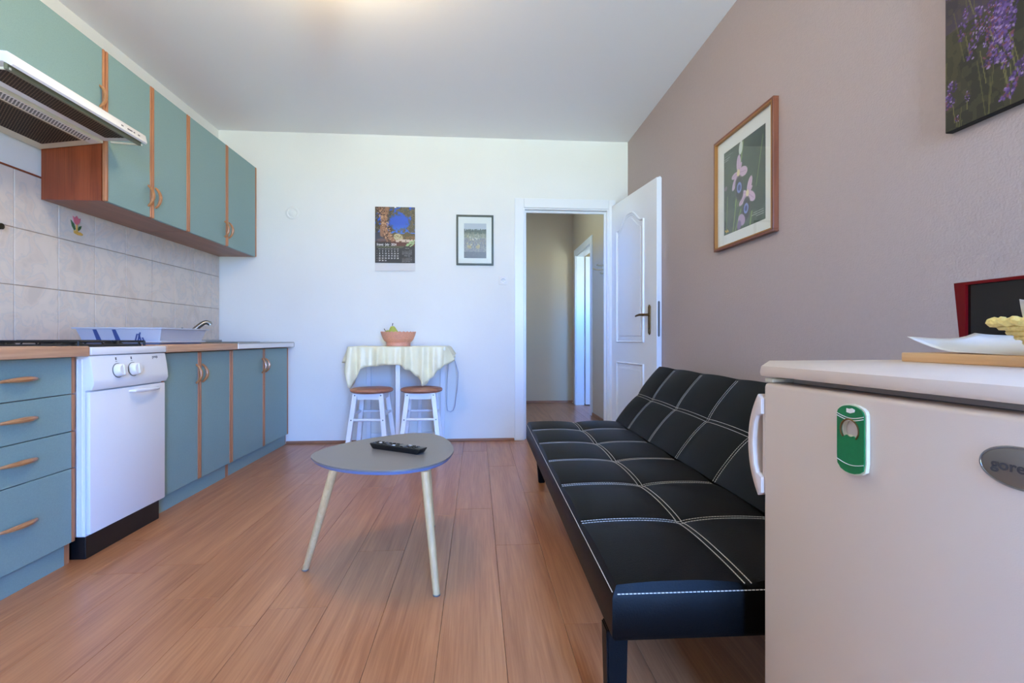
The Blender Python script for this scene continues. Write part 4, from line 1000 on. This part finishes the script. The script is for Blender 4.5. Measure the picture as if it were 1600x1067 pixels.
# badge
bm = B(); n = 40; prism(bm, [(-.4245 + .0385 * math.cos(2 * PI * k / n), .738 + .0215 * math.sin(2 * PI * k / n)) for k in range(n)], 'x', -.003, .001, .0012); bg_ = obj('badge', bm, 'badge', dr, True, True)
bm = B(); tube(bm, [(-.0015, -.4245 + .0393 * math.cos(2 * PI * k / n), .738 + .0223 * math.sin(2 * PI * k / n)) for k in range(n)], .0018, 6, True); obj('badge_rim', bm, 'steel', bg_, True, True)
bm = text_bm('gorenje', .0165, .056, .0004); place(bm, axes((-.0034, -.4245, .738), (0, -1, 0), (0, 0, 1))); obj('lettering', bm, 'badgetext', bg_, False, True)['kind'] = 'stuff'
# bottle opener magnet on the fridge door (fridge-local frame)
def R2(v): return Vector((FO.x + v[0] * math.cos(frz) - v[1] * math.sin(frz), FO.y + v[0] * math.sin(frz) + v[1] * math.cos(frz), v[2]))
mg = thing('bottle_opener_magnet', 'green can-shaped bottle opener magnet on the fridge door', 'magnet', tuple(R2((-.0005, -.211, .675))), frz)
def can(hw, z0, z1, k=.014):
    p = []
    for i in range(9): a = PI + PI * i / 8; p.append((hw * math.cos(a), z0 + k + k * math.sin(a)))
    for i in range(9): a = PI * i / 8; p.append((hw * math.cos(a), z1 - k + k * math.sin(a)))
    return p
def ringplate(outer, cy, cz, r, x0, x1, mat, nm):
    n = 48; bm = B(); O_ = []
    import bisect
    for i in range(n):
        a = 2 * PI * i / n; d = (math.cos(a), math.sin(a)); best = None
        for j in range(len(outer)):
            p, q = outer[j], outer[(j + 1) % len(outer)]; ex, ey = q[0] - p[0], q[1] - p[1]; den = d[0] * ey - d[1] * ex
            if abs(den) < 1e-12: continue
            t_ = ((p[0] - cy) * ey - (p[1] - cz) * ex) / den; s_ = ((p[0] - cy) * d[1] - (p[1] - cz) * d[0]) / den
            if t_ > 0 and -1e-6 <= s_ <= 1 + 1e-6: best = t_ if best is None else max(best, t_)
        best = best or r * 1.5; rr_ = r * (.62 if PI * 1.28 < a < PI * 1.72 else 1)
        O_.append([bm.verts.new((xx, cy + d[0] * t_, cz + d[1] * t_)) for xx in (x0, x1) for t_ in (best, rr_)])
    for i in range(n):
        a, b = O_[i], O_[(i + 1) % n]
        for u, v in ((0, 1), (1, 3), (3, 2), (2, 0)): bm.faces.new((a[u], b[u], b[v], a[v]))
    return obj(nm, bm, mat, mg, False, True)
ringplate(can(.0265, -.002, .106), 0, .066, .0155, -.006, 0, 'cream', 'backing')
fc_ = ringplate(can(.0245, 0, .104), .001, .066, .0165, -.0085, -.0061, 'green', 'face')
bm = B(); tube(bm, [(-.0088, .001 + .0165 * math.cos(a_), .066 + .0165 * math.sin(a_)) for a_ in [1.75 * PI + 1.5 * PI * k / 24 for k in range(25)]], .0012, 6); obj('metal_edge', bm, 'bronze', mg, True, True)
for za, zb in ((.086, .081), (.0895, .0845), (.018, .013)):
    bm = B(); tube(bm, [(-.0088, -.024 + .048 * k / 10, za - (za - zb) * math.sin(PI * k / 10)) for k in range(11)], .0006, 5); obj('can_line', bm, 'ink', mg, True, True)
bm = B(); prism(bm, [(.006, .093), (-.001, .092), (-.008, .0945), (-.009, .098), (-.004, .1), (.001, .0985), (.006, .099)], 'x', -.0092, -.0084); obj('pull_tab', bm, 'ink', mg, False, True)

TOPZ = .8382
# cutting board
bd = thing('cutting_board', 'pale wooden cutting board on top of the fridge', 'cutting board', (.80, .86, TOPZ), .05)
obj('board', box(B(), 0, .17, -.36, 0, 0, .017, .002), 'board', bd, True, True)
BZ = TOPZ + .0172
# sheet of paper with a curled end
pt = thing('paper_sheet', 'curled sheet of white paper on the cutting board', 'paper', (.81, .80, BZ), .05)
bm = B(); g = []
for j in range(25):
    v = j / 24; row = []
    for i in range(9):
        u = i / 8; yy = .055 - .36 * v; cu_ = .028 * max(0, (0.24 - v) / .24) ** 1.7; bk_ = .036 * u ** 2.2 * max(0, 1 - (v / .60) ** 3); lift = cu_ * (1 - u) + math.hypot(bk_ * .8, cu_ * .7) * u; row.append(bm.verts.new((.004 + .145 * u - .02 * max(0, .2 - v), yy, .0012 + lift + .0012 * math.sin(v * 9))))
    g.append(row)
for j in range(24):
    for i in range(8): bm.faces.new((g[j][i], g[j][i + 1], g[j + 1][i + 1], g[j + 1][i]))
ps = obj('sheet', bm, 'paper', pt, True, True); sm = ps.modifiers.new('thickness', 'SOLIDIFY'); sm.thickness = .0008; sm.offset = 1
# wicker basket
bk = thing('bread_basket', 'yellow woven basket at the right edge on top of the fridge', 'basket', (.855, .600, BZ + .006))
bm = B(); lathe(bm, [(0, 0), (.060, 0), (.074, .012), (.095, .030), (.106, .043), (.102, .043), (.090, .030), (.070, .014), (0, .006)], (.855, .600, BZ + .006), 48); obj('weave', bm, 'wicker', bk)
for q in range(5):
    bm = B(); rr_ = .066 + .0088 * q; zz = .006 + .0075 * q; tube(bm, [(.855 + math.cos(2 * PI * k / 48) * rr_, .600 + math.sin(2 * PI * k / 48) * rr_, BZ + .006 + zz) for k in range(48)], .0042, 6, True); obj('weave_row', bm, 'wicker', bk)
bm = B(); pts = []
for k in range(120):
    a = 2 * PI * k / 120; pts.append((.855 + math.cos(a) * (.110 + .0018 * math.sin(k * PI / 2)), .600 + math.sin(a) * (.110 + .0018 * math.sin(k * PI / 2)), BZ + .006 + .044 + .0016 * math.cos(k * PI / 2)))
tube(bm, pts, .0062, 7, True); obj('rim', bm, 'wicker', bk)
nk = B(); g = []
for j in range(11):
    row = []
    for i in range(11):
        u, v = i / 10 - .5, j / 10 - .5; r_ = max(abs(u), abs(v)) * 2; row.append(nk.verts.new((.855 + (u * .8 - v * .6) * .155, .600 + (u * .6 + v * .8) * .155, BZ + .016 + .042 * r_ ** 2 + .022 * (abs(u * v) * 4) ** 1.2)))
    g.append(row)
for j in range(10):
    for i in range(10): nk.faces.new((g[j][i], g[j][i + 1], g[j + 1][i + 1], g[j + 1][i]))
np_ = obj('napkin', nk, 'paper', at=(.855, .600, BZ + .014)); tag(np_, 'white paper napkin lining the yellow basket', 'napkin'); sm = np_.modifiers.new('thickness', 'SOLIDIFY'); sm.thickness = .0006
# red appliance behind the basket
ov = thing('countertop_oven', 'red box-shaped appliance with dark glass front behind the basket', 'appliance', (.99, .935, TOPZ), 0)
bm = B(); OT, OL = .158, .36
v0 = [(.0, .0, 0), (.0, .0, OT), (.0, -OL, OT), (.0, -OL, 0)]
fp = [(-.012, 0), (.004, OT), (-OL - .004, OT), (-OL + .012, 0)]
prism(bm, fp, 'x', .012, .125, .003); obj('case', bm, 'red', ov, False, True)
bm = B(); o1 = fp; o2 = [(-.020, .008), (-.020, OT - .006), (-OL + .020, OT - .006), (-OL + .020, .008)]
a = [bm.verts.new((0, *p)) for p in o1]; b = [bm.verts.new((0, *p)) for p in o2]; c = [bm.verts.new((.012, *p)) for p in o1]; d = [bm.verts.new((.012, *p)) for p in o2]
for i in range(4):
    j = (i + 1) % 4; bm.faces.new((a[i], a[j], b[j], b[i])); bm.faces.new((a[i], a[j], c[j], c[i])); bm.faces.new((b[i], b[j], d[j], d[i])); bm.faces.new((c[i], c[j], d[j], d[i]))
obj('front_frame', bm, 'red', ov, False, True)
obj('glass_front', prism(B(), o2, 'x', .006, .0118), 'glassblack', ov, False, True)

# ================================================================== CEILING LAMP
LX, LY = -.62, 2.0
cl = thing('ceiling_lamp', 'opal glass globe lamp on a short stem under the ceiling', 'lamp', (LX, LY, CZ - .315))
bm = B(); lathe(bm, [(0, .315), (.06, .315), (.06, .300), (.05, .288), (.014, .284), (.012, .232), (.03, .228), (.03, .212), (0, .212)], (LX, LY, CZ - .315), 24); obj('stem', bm, 'plastic', cl)
m, t_, b_ = base('lit_opal_glass'); b_.inputs['Base Color'].default_value = (.9, .88, .84, 1); b_.inputs['Emission Color'].default_value = (1, .77, .43, 1); b_.inputs['Emission Strength'].default_value = 58
bm = B(); lathe(bm, [(.0 if k in (0, 16) else .11 * math.sin(PI * k / 16), .11 - .11 * math.cos(PI * k / 16)) for k in range(17)], (LX, LY, CZ - .315), 32); obj('shade', bm, m, cl)
